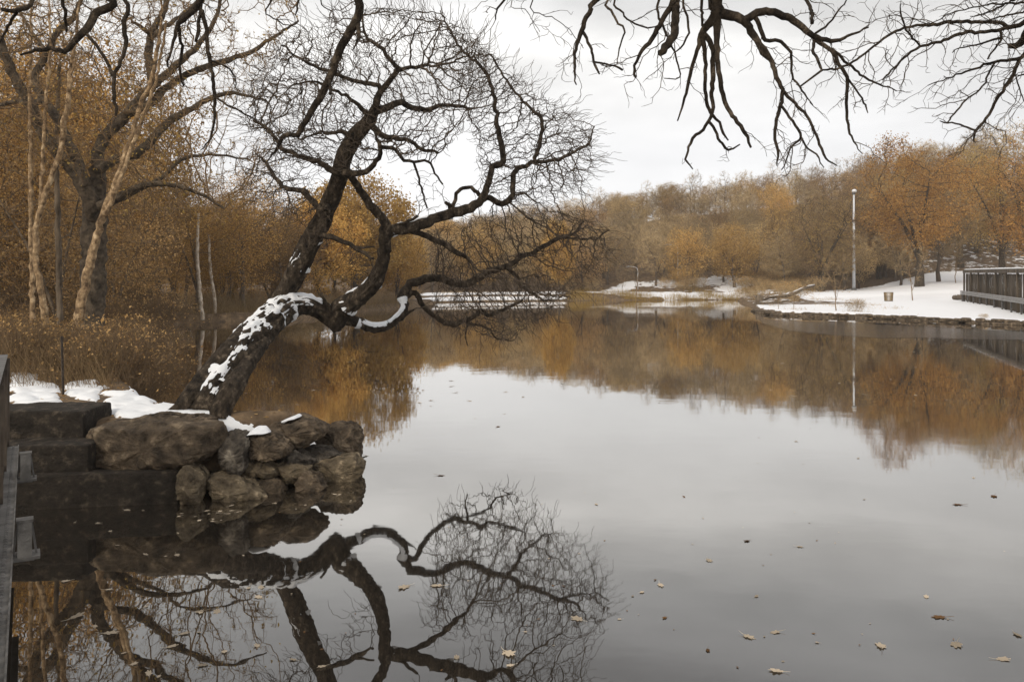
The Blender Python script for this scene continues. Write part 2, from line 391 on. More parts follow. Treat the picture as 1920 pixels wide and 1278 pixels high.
me = mesh_data('ground', np.stack([XX, YY, ZZ], -1).reshape(-1, 3), [GQ], M['ground'])
at = me.attributes.new('snow', 'FLOAT', 'POINT'); at.data.foreach_set('value', snow_cover(XX, YY).ravel().astype(np.float32))
prm(link('ground', me), 'brown leaf littered banks and wooded hill with patches of snow', 'ground', kind='structure')

wm = mesh_data('water', [(-30, -3, 0), (120, -3, 0), (120, 130, 0), (-30, 130, 0)], [[[0, 1, 2, 3]]], M['water'], False)
prm(link('water', wm), 'still grey lake mirroring the cloudy sky and autumn trees', 'water', kind='structure')
print('terrain', round(time.time() - T0, 1))

# ------------------------------------------------------------------ tree machinery
def spline(P, step):
    """Catmull-Rom through rows of (x,y,z,r), resampled about every step"""
    P = np.asarray(P, float); n = len(P)
    if n == 2:
        k = max(2, int(np.linalg.norm(P[1, :3] - P[0, :3]) / step) + 1)
        return P[0] + (P[1] - P[0]) * np.linspace(0, 1, k)[:, None]
    E = np.vstack([2 * P[0] - P[1], P, 2 * P[-1] - P[-2]]); E[0, 3] = P[0, 3]; E[-1, 3] = P[-1, 3]
    o = []
    for i in range(1, n):
        a, b, c, d = E[i - 1], E[i], E[i + 1], E[i + 2]
        k = max(1, int(round(np.linalg.norm(c[:3] - b[:3]) / step)))
        t = (np.arange(k) / k)[:, None]
        o.append(.5 * ((2 * b) + (-a + c) * t + (2 * a - 5 * b + 4 * c - d) * t ** 2 + (-a + 3 * b - 3 * c + d) * t ** 3))
    o.append(P[-1:])
    R = np.vstack(o); R[:, 3] = np.maximum(R[:, 3], .002)
    return R

class Graph:
    def __init__(s): s.P = np.zeros((0, 3)); s.par = np.zeros(0, int); s.r = np.zeros(0); s.lid = np.zeros(0, int); s.nl = 0
    def limb(s, rows, step, attach=True, wig=0, rng=None):
        R = spline(rows, step); lid = s.nl; s.nl += 1
        if wig and rng is not None:
            k = len(R); w = rng.normal(0, wig, (k, 3)); w[0] = 0; R[:, :3] += w * np.minimum(1, np.arange(k) / 3)[:, None]
        base = len(s.P); par = np.arange(base - 1, base + len(R) - 1)
        if base and attach:
            d = np.linalg.norm(s.P - R[0, :3], axis=1); j = int(d.argmin()); par[0] = j
        else: par[0] = -1
        s.P = np.vstack([s.P, R[:, :3]]); s.par = np.concatenate([s.par, par]); s.r = np.concatenate([s.r, R[:, 3]]); s.lid = np.concatenate([s.lid, np.full(len(R), lid)])
        return lid
    def colonize(s, att, di, dk, step, rng, jit=.25, grav=0., maxit=150, cap=3, minr=None, only=None):
        att = np.array(att); P = s.P; n0 = len(P)
        parts = [P]; pars = [s.par]; Pall = P.copy(); par = list(s.par)
        cc = np.zeros(n0, int)
        cand = np.ones(n0, bool) if only is None else only
        dist = np.full(len(att), 1e9); nn = np.zeros(len(att), int)
        idx = np.nonzero(cand)[0]
        for b in range(0, len(idx), 400):
            sub = idx[b:b + 400]; D = np.linalg.norm(att[:, None] - Pall[None, sub], axis=2); j = D.argmin(1); m = D[np.arange(len(att)), j]
            u = m < dist; dist[u] = m[u]; nn[u] = sub[j[u]]
        buf = np.zeros((200000, 3)); buf[:n0] = Pall; n = n0; cc = np.zeros(200000, int)
        for it in range(maxit):
            ok = dist >= dk; att = att[ok]; dist = dist[ok]; nn = nn[ok]
            if not len(att): break
            ac = (dist < di) & (cc[nn] < cap)
            if not ac.any(): break
            v = att[ac] - buf[nn[ac]]; v /= np.linalg.norm(v, axis=1)[:, None] + 1e-9
            g, inv = np.unique(nn[ac], return_inverse=True)
            sv = np.zeros((len(g), 3)); np.add.at(sv, inv, v)
            sv /= np.linalg.norm(sv, axis=1)[:, None] + 1e-9
            sv += rng.normal(0, jit, sv.shape); sv[:, 2] += grav; sv /= np.linalg.norm(sv, axis=1)[:, None] + 1e-9
            new = buf[g] + sv * step; k = len(new)
            if n + k > 199000: break
            buf[n:n + k] = new; par.extend(g.tolist()); cc[g] += 1
            D = np.linalg.norm(att[:, None] - new[None], axis=2); j = D.argmin(1); m = D[np.arange(len(att)), j]
            u = m < dist; dist[u] = m[u]; nn[u] = n + j[u]
            n += k
        k = n - n0
        s.P = buf[:n].copy(); s.par = np.array(par, int); s.r = np.concatenate([s.r, np.zeros(k)]); s.lid = np.concatenate([s.lid, np.full(k, -1)])
    def radii(s, r0, e=2.3, fac=.75):
        n = len(s.P); acc = np.zeros(n); r = s.r.copy(); traced = s.lid >= 0
        for i in range(n - 1, -1, -1):
            if not traced[i]: r[i] = max(r0, acc[i] ** (1 / e))
            p = s.par[i]
            if p >= 0 and not traced[i]: acc[p] += r[i] ** e
        for i in range(n):
            p = s.par[i]
            if p >= 0 and not traced[i]: r[i] = min(r[i], r[p] * (fac if traced[p] else 1.0)) if r[p] > r0 else r0
        s.r = np.maximum(r, r0 * .8)
    def chains(s):
        n = len(s.P); ch = [[] for _ in range(n)]
        for i in range(n):
            if s.par[i] >= 0: ch[s.par[i]].append(i)
        out = []; stack = [i for i in range(n) if s.par[i] < 0]
        starts = [(None, i) for i in stack]
        while starts:
            p, i = starts.pop(); c = [] if p is None else [p]; lid = s.lid[i]; first = i
            while True:
                c.append(i)
                if not ch[i]: break
                same = [k for k in ch[i] if s.lid[k] == s.lid[i] and s.lid[i] >= 0]
                if s.lid[i] >= 0: main = same[0] if same else None
                else: main = max(ch[i], key=lambda k: s.r[k])
                for k in ch[i]:
                    if k != main: starts.append((i, k))
                if main is None: break
                i = main
            out.append((lid, c, s.r[first], p is not None))
        return out
    def mesh(s, sel=lambda lid, r: True, sides=lambda r: 12 if r > .1 else 8 if r > .04 else 6 if r > .015 else 3, fn=None):
        mb = MB()
        for lid, c, r, att in s.chains():
            if not sel(lid, r) or len(c) < 2: continue
            pts = s.P[c]; rr = s.r[c].copy()
            if att: rr[0] = min(rr[0], rr[1] * 1.15)
            if lid < 0: rr[-1] *= .5
            mb.tube(pts, rr, sides(rr.max()), cap=(lid >= 0), fn=(fn if rr.max() > .05 else None))
        return mb

def leaf_geo(C, size, rng, aspect=.6, droop=0.):
    n = len(C); a = rng.normal(size=(n, 3)); a[:, 2] -= droop; a /= np.linalg.norm(a, axis=1)[:, None]
    b = np.cross(a, rng.normal(size=(n, 3))); b /= np.linalg.norm(b, axis=1)[:, None]
    sz = (size * rng.uniform(.6, 1.35, n))[:, None]; w = sz * aspect
    c_ = np.cross(a, b) * sz * .18
    V = np.stack([C - a * sz * .5, C + b * w * .5 + c_, C + a * sz * .5, C - b * w * .5 + c_], 1).reshape(-1, 3)
    return V, np.arange(4 * n).reshape(n, 4)

def strip_geo(A, B, w, rng):
    """thin two-ended slivers from A to B (twigs, stems, blades)"""
    n = len(A); d = B - A; s_ = np.cross(d, rng.normal(size=(n, 3))); s_ /= np.linalg.norm(s_, axis=1)[:, None] + 1e-9
    t_ = np.cross(d, s_); t_ /= np.linalg.norm(t_, axis=1)[:, None] + 1e-9
    w = np.broadcast_to(np.asarray(w, float), (n,))[:, None]
    V = np.stack([A + s_ * w, A - s_ * w * .5 + t_ * w * .87, A - s_ * w * .5 - t_ * w * .87, B], 1).reshape(-1, 3)
    k = np.arange(n)[:, None] * 4
    T = np.concatenate([k + [0, 1, 3], k + [1, 2, 3], k + [2, 0, 3]])
    return V, T

def ell(n, c, r, rng, clump=.0, seed=1, low=.25):
    """random points in an uneven ellipsoid"""
    out_ = []
    while sum(map(len, out_)) < n:
        p = rng.uniform(-1, 1, (n * 3, 3)); d = np.linalg.norm(p, axis=1)
        q = p / (d[:, None] + 1e-9); lim = .72 + .42 * vnoise(q[:, 0] * 2.3 + 7, q[:, 1] * 2.3 + 3, q[:, 2] * 2.3, seed)
        k = (d < lim) & (rng.uniform(size=len(p)) < low + d)
        if clump: k &= vnoise(p[:, 0] * 3.2 + 9, p[:, 1] * 3.2, p[:, 2] * 3.2, seed + 5) > clump
        out_.append(p[k])
    p = np.concatenate(out_)[:n]
    return p * np.array(r) + np.array(c)

def proto(kind, H, R, seed, natt=900, step=.45, wood='bark_far', leaf=None, lsize=.2, nleaf=8, lspread=.5, twig='twig_far', ntwig=5, tl=.8, tw=.014, tr=.2, cb=.25, clump=.3, lean=0., r0=.018, fork=1, grav=0.02, droop=0.):
    """one tree kind: returns (wood mesh, fine crown mesh, leaf mesh)"""
    rng = np.random.default_rng(seed); g = Graph()
    top = H * (cb + .35)
    g.limb([(0, 0, -.4, tr * 1.5), (0, 0, 0, tr * 1.3), (lean * .3, .1, H * .12, tr), (lean * .7 + rng.normal(0, .1), rng.normal(0, .1), H * cb, tr * .8), (lean + rng.normal(0, .3), rng.normal(0, .3), top, tr * .35)], step, False)
    for k in range(fork):
        an = rng.uniform(0, 6.28) + k * 2.1; hb = H * cb * rng.uniform(.7, 1.2); q = R * rng.uniform(.5, .75)
        g.limb([(lean * .7, 0, hb, tr * .5), (lean * .7 + math.cos(an) * q * .4, math.sin(an) * q * .4, hb + (H - hb) * .3, tr * .4), (lean + math.cos(an) * q, math.sin(an) * q, hb + (H - hb) * .6, tr * .15)], step)
    att = ell(natt, (lean, 0, H * (cb + 1) / 2), (R, R, H * (1 - cb) / 2), rng, clump, seed)
    g.colonize(att, step * 9, step * 1.5, step, rng, .22, grav)
    g.radii(r0)
    wm_ = g.mesh(sides=lambda r: 8 if r > .1 else 5 if r > .05 else 3).data(kind + '_wood', M[wood])
    thin = np.nonzero((g.r < r0 * 2.0) & (g.lid < 0))[0]
    tip = g.P[thin]; out_ = [wm_, None, None]
    if ntwig and len(tip):
        A = np.repeat(tip, ntwig, 0) ; dr = g.P[thin] - g.P[np.maximum(g.par[thin], 0)]; dr /= np.linalg.norm(dr, axis=1)[:, None] + 1e-9
        D = np.repeat(dr, ntwig, 0) * .8 + rng.normal(0, .6, A.shape); D[:, 2] += .25 - droop
        D /= np.linalg.norm(D, axis=1)[:, None]
        V, T = strip_geo(A, A + D * (tl * rng.uniform(.4, 1.2, len(A)))[:, None], tw, rng)
        mb = MB(); mb.add(V, T=T); out_[1] = mb.data(kind + '_twigs', M[twig])
    if leaf and nleaf:
        C = np.repeat(tip, nleaf, 0); cf = .45 if H > 15 else .8 if H > 9 else .7; keep = vnoise(C[:, 0] * cf, C[:, 1] * cf, C[:, 2] * cf, seed + 9) > rng.uniform(.28, .62, len(C))
        C = C[keep] + rng.normal(0, lspread, (keep.sum(), 3))
        V, Q = leaf_geo(C, lsize, rng, .65, .3); mb = MB(); mb.add(V, Q=Q); out_[2] = mb.data(kind + '_leaves', M[leaf], False)
    return out_

def place(pr, name, loc, label, cat, group, sc=1., rz=0., sz=None):
    t = empty(name, loc, label, cat, group, rz)
    s3 = (sc, sc, sz or sc)
    for nm, me_ in zip(('trunk', 'twigs', 'crown'), pr):
        if me_ is None: continue
        o = bpy.data.objects.new(nm, me_); COL.objects.link(o); o.parent = t
        if nm == 'twigs' and pr[2] is None: o.name = 'crown'
    t.scale = s3
    return t

# ------------------------------------------------------------------ the leaning tree
rng = np.random.default_rng(11)
def limb_px(rows, Y0, Y1):
    """rows of (px,py,radius px); distance runs from Y0 to Y1 along the limb"""
    n = len(rows); o = []
    L_ = [0]
    for a, b in zip(rows[:-1], rows[1:]): L_.append(L_[-1] + math.hypot(b[0] - a[0], b[1] - a[1]))
    for (x, y, r), l in zip(rows, L_):
        Y = Y0 + (Y1 - Y0) * l / L_[-1]; p = W(x, y, Y); o.append((*p, r * Y / F))
    return o

HG = Graph(); st = .07
TR = [(382, 778, 30.8), (390, 758, 30.8), (404, 736, 31.6), (424, 708, 32.4), (450, 668, 30.8), (478, 630, 28.4), (508, 598, 25.9), (536, 578, 22.7), (565, 569, 19.4), (595, 577, 17.0), (618, 592, 17.8), (632, 603, 16.2)]
def trk_rows():
    Ys = [10.5, 10.6, 10.8, 11.1, 11.5, 12.1, 12.6, 13.0, 13.25, 13.45, 13.6, 13.7]
    return [(*W(x, y, Y), r * Y / F) for (x, y, r), Y in zip(TR, Ys)]
ids = {}
ids['trunk'] = HG.limb(trk_rows(), .025, False)
ids['stem'] = HG.limb(limb_px([(508, 580, 10), (520, 566, 14), (536, 545, 17), (551, 518, 18.5), (567, 485, 19), (588, 443, 18), (603, 415, 17.5), (626, 361, 15.5), (638, 325, 16), (645, 296, 16.5), (665, 256, 15), (692, 227, 13), (705, 200, 8)], 13.25, 12.0), .05)
def HL(rows, a, b, stp=st): return HG.limb(limb_px([(x_, y_, r_ * .80) for x_, y_, r_ in rows], a, b), stp, wig=.010, rng=rng)
HL([(628, 598, 22), (632, 612, 17), (641, 612, 11)], 13.65, 13.6)
HL([(628, 600, 25), (643, 577, 24), (668, 560, 20), (692, 541, 18), (706, 521, 17), (715, 496, 15), (720, 466, 14), (722, 440, 15), (723, 420, 11), (703, 394, 10), (684, 371, 9), (671, 348, 9), (657, 332, 8), (646, 324, 7)], 13.65, 12.1)
HL([(722, 445, 13), (735, 432, 13), (762, 428, 13), (795, 418, 12), (825, 408, 11), (845, 400, 11.5), (875, 392, 11), (897, 381, 10), (907, 365, 8), (917, 335, 7), (922, 312, 7), (940, 306, 7), (943, 286, 6.5), (937, 256, 6), (930, 213, 5), (923, 171, 4.5), (907, 131, 4), (868, 95, 3), (848, 66, 2.5), (825, 20, 1.5)], 12.8, 13.6)
HL([(900, 378, 8), (913, 371, 7), (933, 380, 7), (953, 378, 7), (962, 358, 6), (964, 322, 6), (979, 312, 5.5), (1002, 302, 5), (1015, 260, 4.5), (1015, 223, 4), (995, 204, 3.5), (976, 184, 3), (946, 145, 2.5), (920, 102, 2)], 13.2, 13.9)
HL([(1002, 304, 4.5), (1048, 299, 4), (1081, 283, 3), (1104, 270, 2.5), (1114, 237, 1.5)], 13.5, 14.2)
HL([(845, 396, 5), (851, 380, 4.5), (861, 356, 4.5), (877, 350, 4.5), (900, 366, 5)], 13.1, 13.2)
HL([(850, 398, 8), (842, 386, 5), (835, 381, 3.5)], 13.1, 13.0)
HL([(765, 430, 7), (780, 436, 6.5), (800, 443, 6.5), (831, 458, 6.5), (852, 471, 6), (876, 483, 4)], 12.9, 13.4)
ids['low'] = HL([(630, 595, 18), (648, 597, 15), (670, 604, 12), (696, 614, 11), (725, 610, 11), (748, 594, 11), (758, 577, 10), (754, 558, 10), (765, 538, 9.5), (785, 527, 9.5), (806, 522, 9), (830, 523, 8.5), (852, 531, 8), (873, 533, 8), (896, 524, 7.5), (917, 510, 7.5), (948, 502, 6.5), (967, 489, 6), (977, 478, 6), (995, 476, 5.5), (1011, 466, 5.5), (1029, 458, 5), (1050, 445, 4.5), (1076, 437, 3.5), (1094, 414, 2.5)], 13.7, 15.2)
HL([(1050, 445, 3), (1112, 448, 2.5), (1141, 432, 1.5)], 15.1, 15.4)
HL([(950, 502, 5), (969, 518, 4.5), (977, 536, 4), (998, 549, 3), (1016, 562, 2.5), (1034, 564, 2)], 14.7, 15.2)
HL([(757, 560, 7), (778, 548, 6.5), (794, 574, 6), (817, 594, 6), (849, 611, 6), (868, 601, 5.5), (891, 593, 5), (902, 580, 5), (915, 591, 4.5), (938, 583, 4), (959, 573, 3.5), (982, 562, 3)], 14.2, 15.3)
HL([(875, 606, 3), (891, 609, 3), (915, 614, 2.5), (930, 633, 2), (961, 640, 1.5)], 14.9, 15.2)
HL([(877, 608, 2.5), (873, 625, 1.8), (876, 648, 1.2)], 14.9, 14.9)
HL([(733, 602, 5), (752, 598, 4), (768, 583, 3), (778, 580, 2)], 14.0, 14.1)
HL([(645, 324, 9), (671, 325, 7), (694, 315, 6.5), (710, 296, 6), (715, 276, 5.5), (707, 260, 4.5)], 12.0, 11.6)
HL([(692, 230, 9), (712, 250, 7), (735, 258, 6), (760, 262, 5), (792, 279, 4), (822, 286, 3)], 12.0, 12.4)
HL([(716, 276, 5), (743, 280, 4.5), (753, 296, 4), (776, 305, 3.5), (802, 302, 3), (812, 319, 2.5), (830, 345, 2)], 11.7, 12.3)
HL([(776, 305, 3), (785, 335, 2.6), (792, 360, 2.3), (800, 390, 2)], 12.0, 12.2)
HL([(705, 210, 9), (730, 200, 8), (752, 193, 7), (789, 207, 6), (831, 197, 4.5), (860, 199, 4), (884, 204, 3)], 12.0, 12.8)
HL([(703, 205, 9), (715, 170, 7.5), (735, 148, 6.5), (750, 130, 6), (733, 115, 5), (720, 95, 4.5), (697, 79, 4), (684, 60, 3), (680, 30, 2)], 12.0, 11.6)
HL([(750, 132, 5), (770, 126, 4.5), (800, 122, 4), (806, 110, 2.5)], 11.8, 11.9)
HL([(710, 160, 6), (677, 154, 5), (644, 145, 4.5), (605, 131, 4), (565, 112, 3), (529, 85, 2)], 11.9, 11.3)
HL([(697, 218, 7), (677, 204, 5.5), (657, 184, 4), (625, 168, 3.5), (588, 154, 2.5), (545, 160, 2)], 12.0, 11.4)
HL([(636, 325, 9), (621, 319, 7.5), (595, 302, 6.5), (559, 292, 5.5), (529, 279, 5), (519, 260, 4), (500, 240, 3.5), (475, 228, 3)], 12.1, 12.6)
HL([(660, 258, 8), (640, 246, 5), (625, 249, 4), (595, 250, 3), (560, 262, 2)], 12.0, 12.5)
HL([(610, 400, 9), (592, 384, 7), (569, 358, 6.5), (539, 355, 5.5), (519, 338, 5), (500, 305, 3.5), (480, 290, 2)], 12.2, 12.8)
HL([(596, 440, 8), (612, 443, 6.5), (630, 446, 6), (660, 462, 5), (679, 472, 4.5), (702, 485, 3)], 12.2, 12.0)
HL([(660, 462, 4), (682, 465, 3), (702, 462, 2)], 12.1, 12.0)
HL([(622, 585, 5), (612, 568, 4), (600, 552, 3)], 13.5, 13.3)
HL([(735, 425, 5), (760, 418, 4), (782, 405, 3.5)], 12.8, 12.7)
# crown volume: outline polygons with their own depth
def inpoly(x, y, P):
    c = np.zeros(len(x), bool)
    for i in range(len(P)):
        x1, y1 = P[i]; x2, y2 = P[(i + 1) % len(P)]
        c ^= ((y1 > y) != (y2 > y)) & (x < (x2 - x1) * (y - y1) / (y2 - y1 + 1e-9) + x1)
    return c
def cloud(poly, n, Ya, Yb, rng, cl=.3, sd_=0):
    P = np.array(poly); o = []; m = 0
    while m < n:
        x = rng.uniform(P[:, 0].min(), P[:, 0].max(), n * 2); y = rng.uniform(P[:, 1].min(), P[:, 1].max(), n * 2)
        k = inpoly(x, y, P) & (vnoise(x / 45, y / 45, 0, sd_) > cl * rng.uniform(0.3, 1, len(x)))
        x, y = x[k], y[k]; Y = rng.uniform(Ya, Yb, len(x))
        o.append(np.stack([(x - 960) / F * Y, Y, CH - (y - HZ) / F * Y], 1)); m += len(x)
    return np.concatenate(o)[:n]
att = np.vstack([
    cloud([(440, 200), (500, 110), (560, 50), (640, 20), (700, 8), (800, 15), (890, 60), (935, 110), (905, 200), (870, 250), (830, 290), (740, 300), (690, 310), (560, 320), (470, 290)], 4300, 10.7, 13.2, rng, .4, 1),
    cloud([(840, 60), (900, 70), (960, 120), (1010, 170), (1060, 205), (1110, 250), (1125, 300), (1095, 350), (1060, 370), (960, 400), (900, 340), (880, 230)], 2900, 12.5, 14.6, rng, .35, 2),
    cloud([(790, 430), (880, 400), (1000, 385), (1090, 400), (1140, 430), (1145, 480), (1095, 530), (1060, 575), (1010, 610), (940, 640), (870, 630), (815, 590), (810, 500)], 3200, 13.2, 16.0, rng, .35, 3),
    cloud([(640, 420), (720, 500), (700, 540), (620, 500), (560, 430), (520, 360), (620, 370)], 90, 11.8, 13, rng, .3, 4),
    cloud([(740, 320), (830, 330), (850, 400), (780, 400)], 40, 12, 12.8, rng, .3, 5),
    cloud([(440, 300), (600, 330), (590, 430), (470, 400)], 300, 11.8, 13.2, rng, .3, 6)])
thin_ok = (HG.r < .12)
HG.colonize(att, .8, .085, .055, rng, .26, .03, 200, 3, only=thin_ok)
n1 = len(HG.P)
# spur twigs at the ends
ends = np.nonzero((HG.lid < 0))[0]; pick = rng.choice(ends, int(len(ends) * .22), False)
newP, newpar = [], []
for i in pick:
    p = HG.P[i]; q = HG.P[HG.par[i]]; d = (p - q) / (np.linalg.norm(p - q) + 1e-9)
    d = d + rng.normal(0, .7, 3); d[2] += .25; d /= np.linalg.norm(d)
    prev = i; cur = p
    for k in range(rng.integers(2, 5)):
        d = d + rng.normal(0, .3, 3); d /= np.linalg.norm(d); cur = cur + d * .035
        newP.append(cur); newpar.append(prev); prev = n1 + len(newP) - 1
HG.P = np.vstack([HG.P, np.array(newP)]); HG.par = np.concatenate([HG.par, newpar]); HG.r = np.concatenate([HG.r, np.zeros(len(newP))]); HG.lid = np.concatenate([HG.lid, np.full(len(newP), -1)])
kids = np.zeros(len(HG.P), int); np.add.at(kids, HG.par[HG.par >= 0], 1)
tips_ = np.nonzero((kids == 0) & (HG.lid < 0))[0]; ctr = np.array([-.9, 12.6, 4.6]); m0 = len(HG.P); P2, par2 = [], []
for i in rng.choice(tips_, int(len(tips_) * .55), False):
    cur = HG.P[i]; d = cur - HG.P[HG.par[i]]; d /= np.linalg.norm(d) + 1e-9; o_ = cur - ctr; dist_ = np.linalg.norm(o_ * [1, .8, 1]); o_ /= np.linalg.norm(o_); prev = i
    for k in range(int(rng.integers(2, 4) + (9 if dist_ > 1.7 else 0) * rng.uniform())):
        d = d * .8 + o_ * .35 + rng.normal(0, .28, 3); d /= np.linalg.norm(d); cur = cur + d * .05; P2.append(cur); par2.append(prev); prev = m0 + len(P2) - 1
HG.P = np.vstack([HG.P, np.array(P2)]); HG.par = np.concatenate([HG.par, par2]); HG.r = np.concatenate([HG.r, np.zeros(len(P2))]); HG.lid = np.concatenate([HG.lid, np.full(len(P2), -1)])
HG.radii(.0034, 2.5)
print('hero nodes', len(HG.P), round(time.time() - T0, 1))

def bark_fn(R, th, s_, D, P):
    k = np.minimum(1, R / .22)
    rid = fbm(np.cos(th) * 2.6 + 5, np.sin(th) * 2.6 + 5, s_ * 1.1, 4, 21) - .5
    tw = th - 1.0 * s_
    cord = np.abs(np.sin(tw * 4.0 + 3.5 * vnoise(s_ * 2.0, np.cos(th), np.sin(th), 8))) ** .45 - .75
    fine = np.abs(fbm(np.cos(th) * 7, np.sin(th) * 7, s_ * 5, 3, 5) - .5)
    lump = fbm(P[..., 0] * 5 + D[..., 0], P[..., 1] * 5 + D[..., 1], P[..., 2] * 5 + D[..., 2], 3, 9) - .5
    return R * (1 + .30 * rid + k * (.19 * cord - .6 * fine + .10) + (.18 + .22 * (1 - k)) * lump)
lt = empty('leaning_tree', W(385, 770, 10.4), 'old dark bare tree with snow on its trunk, leaning from the rocks over the lake', 'tree')
def rel(mb, name, m, parent, smooth=True):
    o = mb.build(name, m, parent, smooth); o.location = -Vector(parent.location); return o
S24 = lambda r: 90 if r > .2 else 40 if r > .1 else 14 if r > .05 else 9 if r > .02 else 6
TRK = rel(HG.mesh(lambda l, r: l in (ids['trunk'], ids['stem']), S24, bark_fn), 'trunk', M['bark'], lt); BR = {}
tl_ = [i for i in range(HG.nl) if i not in (ids['trunk'], ids['stem'])]
for i in tl_:
    BR[i] = rel(HG.mesh(lambda l, r, i=i: l == i, S24, bark_fn), 'branch', M['bark'], lt)
rel(HG.mesh(lambda l, r: l < 0, lambda r: 6 if r > .02 else 4 if r > .009 else 3), 'twigs', M['twig'], lt)

# snow lying along the tops of the limbs
def snow_on(rows, stp, parent, seed, thr=.5, amp=.05, lim=.25, side=(0, 0, 1), fr=5.0):
    R = spline(rows, stp); P = R[:, :3]; r = R[:, 3]; sd3 = np.array(side, float); sd3 /= np.linalg.norm(sd3)
    def fn(Rr, th, s_, D, Pp):
        base = bark_fn(Rr, th, s_, D, Pp)
        up = D @ sd3
        nzv = fbm(Pp[..., 0] * fr + D[..., 0] * .7, Pp[..., 1] * fr, Pp[..., 2] * fr + D[..., 2] * .7 + seed, 4, seed)
        ends_ = sm(s_ / .15) * sm((s_.max() - s_) / .15)
        m = (up - lim) * 1.6 + (nzv - thr) * 4.0
        return base + np.clip(m * .5, -1, .9) * amp * (ends_ * 1.5 - .5) - .004
    V, Q = tube_geo(P, r, 40, fn)
    base_V, _ = tube_geo(P, r, 40, bark_fn)
    outm = np.linalg.norm(V - np.repeat(P, 40, 0), axis=1) > np.linalg.norm(base_V - np.repeat(P, 40, 0), axis=1) - .012
    Q = Q[outm[Q].any(1)]
    if not len(Q): return
    mb = MB(); mb.add(V, Q=Q); mb.build('snow', M['snow'], parent)
tr_ = trk_rows()
snow_on(tr_[1:8], .02, TRK, 3, .58, .05, .55, (-.15, -.5, .85))
snow_on(tr_[2:8], .02, TRK, 33, .50, .055, .70, (-.85, -.1, .6))
snow_on(tr_[6:], .02, TRK, 13, .45, .06, .66, (-.2, -.2, 1))
snow_on(limb_px([(650, 573, 19), (668, 560, 17.2), (692, 541, 15.5), (702, 528, 15)], 13.5, 13.25), .03, BR[3], 5, .50, .04, .72)
snow_on(limb_px([(670, 604, 10.3), (696, 614, 9.5), (725, 610, 9.5), (748, 594, 9.5), (758, 577, 8.6), (754, 558, 8.6)], 13.8, 14.1), .03, BR[ids['low']], 17, .60, .035, .66, (-.1, -.15, 1))
snow_on(limb_px([(735, 432, 11.2), (762, 428, 11.2), (795, 418, 10.3), (825, 408, 9.5), (845, 400, 9.9)], 12.85, 13.1), .03, BR[4], 9, .47, .03, .75)
snow_on(limb_px([(560, 500, 18.6), (567, 485, 18.6), (588, 443, 17.6)], 12.98, 12.80), .03, TRK, 14, .62, .03, .75, (-.6, -.7, .3))
print('hero', round(time.time() - T0, 1))

# ------------------------------------------------------------------ rocks and cut stones of the near bank
def resample(poly, n):
    P = np.array(poly, float); P = np.vstack([P, P[:1]])
    s_ = np.concatenate(([0], np.cumsum(np.hypot(*np.diff(P, axis=0).T)))); t = np.linspace(0, s_[-1], n, endpoint=False)
    return np.stack([np.interp(t, s_, P[:, 0]), np.interp(t, s_, P[:, 1])], 1)
def stone(outline, Y, depth, seed, m, label, name='boulder', p=4.6, amp=.07, group=None, top_tilt=.25, cat='rock'):
    n = 180; R = resample(outline, n)
    c = R.mean(0); R = c + (R - c) * 1.05; ts = np.linspace(-1, 1, 71); V = []
    for t in ts:
        s_ = (1 - abs(t) ** p) ** (1 / p) if abs(t) < 1 else .0
        q = c + (R - c) * s_; Yt = Y + depth * (.5 + .5 * t)
        x = (q[:, 0] - 960) / F * (Y + depth * .3); z = CH - (q[:, 1] - HZ) / F * (Y + depth * .3)
        yy = np.full(n, Yt) + (z - z.min()) * top_tilt * (1 if t < 0 else .2)
        V.append(np.stack([x, yy, z], 1))
    V = np.array(V); cen = V.reshape(-1, 3).mean(0); D = V - cen; r_ = np.random.default_rng(seed); hw = np.ptp(V.reshape(-1, 3), axis=0) / 2
    for _ in range(22):                                  # split faces: cut the lump with random planes
        nn_ = r_.normal(0, 1, 3); nn_[1] -= .5; nn_ /= np.linalg.norm(nn_); ext = float((D @ nn_).max()); lim_ = ext * r_.uniform(.80, .96)
        over = np.maximum(0, D @ nn_ - lim_); D = D - over[..., None] * nn_ * .97
    V = cen + D; rr = np.linalg.norm(D, axis=2, keepdims=True) + 1e-6
    sz = np.ptp(V[..., 0]) * .5; k = 2.2 / max(sz, .12)
    f1 = fbm(V[..., 0] * k, V[..., 1] * k, V[..., 2] * k, 4, seed) - .5
    f2 = np.abs(fbm(V[..., 0] * k * 1.3 + 20, V[..., 1] * k, V[..., 2] * k * 2.2, 3, seed + 3) - .5)
    f3 = fbm(V[..., 0] * 22, V[..., 1] * 22, V[..., 2] * 22, 3, seed + 7) - .5
    f4 = np.abs(fbm(V[..., 0] * 9 + 3, V[..., 1] * 9, V[..., 2] * 20, 4, seed + 11) - .5)
    V = V + D / rr * ((f1 * 1.2 * amp - f2 * 1.6 * amp) * min(1.4, sz * 2.2 + .25) + f3 * .034 - f4 * .085 + .017)[..., None]
    i = np.arange(len(ts) - 1)[:, None] * n; kk = np.arange(n)[None]; k2 = (kk + 1) % n
    Q = np.stack([i + k2, i + kk, i + n + kk, i + n + k2], -1).reshape(-1, 4)
    mb = MB(); mb.add(V.reshape(-1, 3), Q=Q)
    o = mb.build(name, M[m]); prm(o, label, cat, group or 'boulders piled at the tip of the bank'); return o
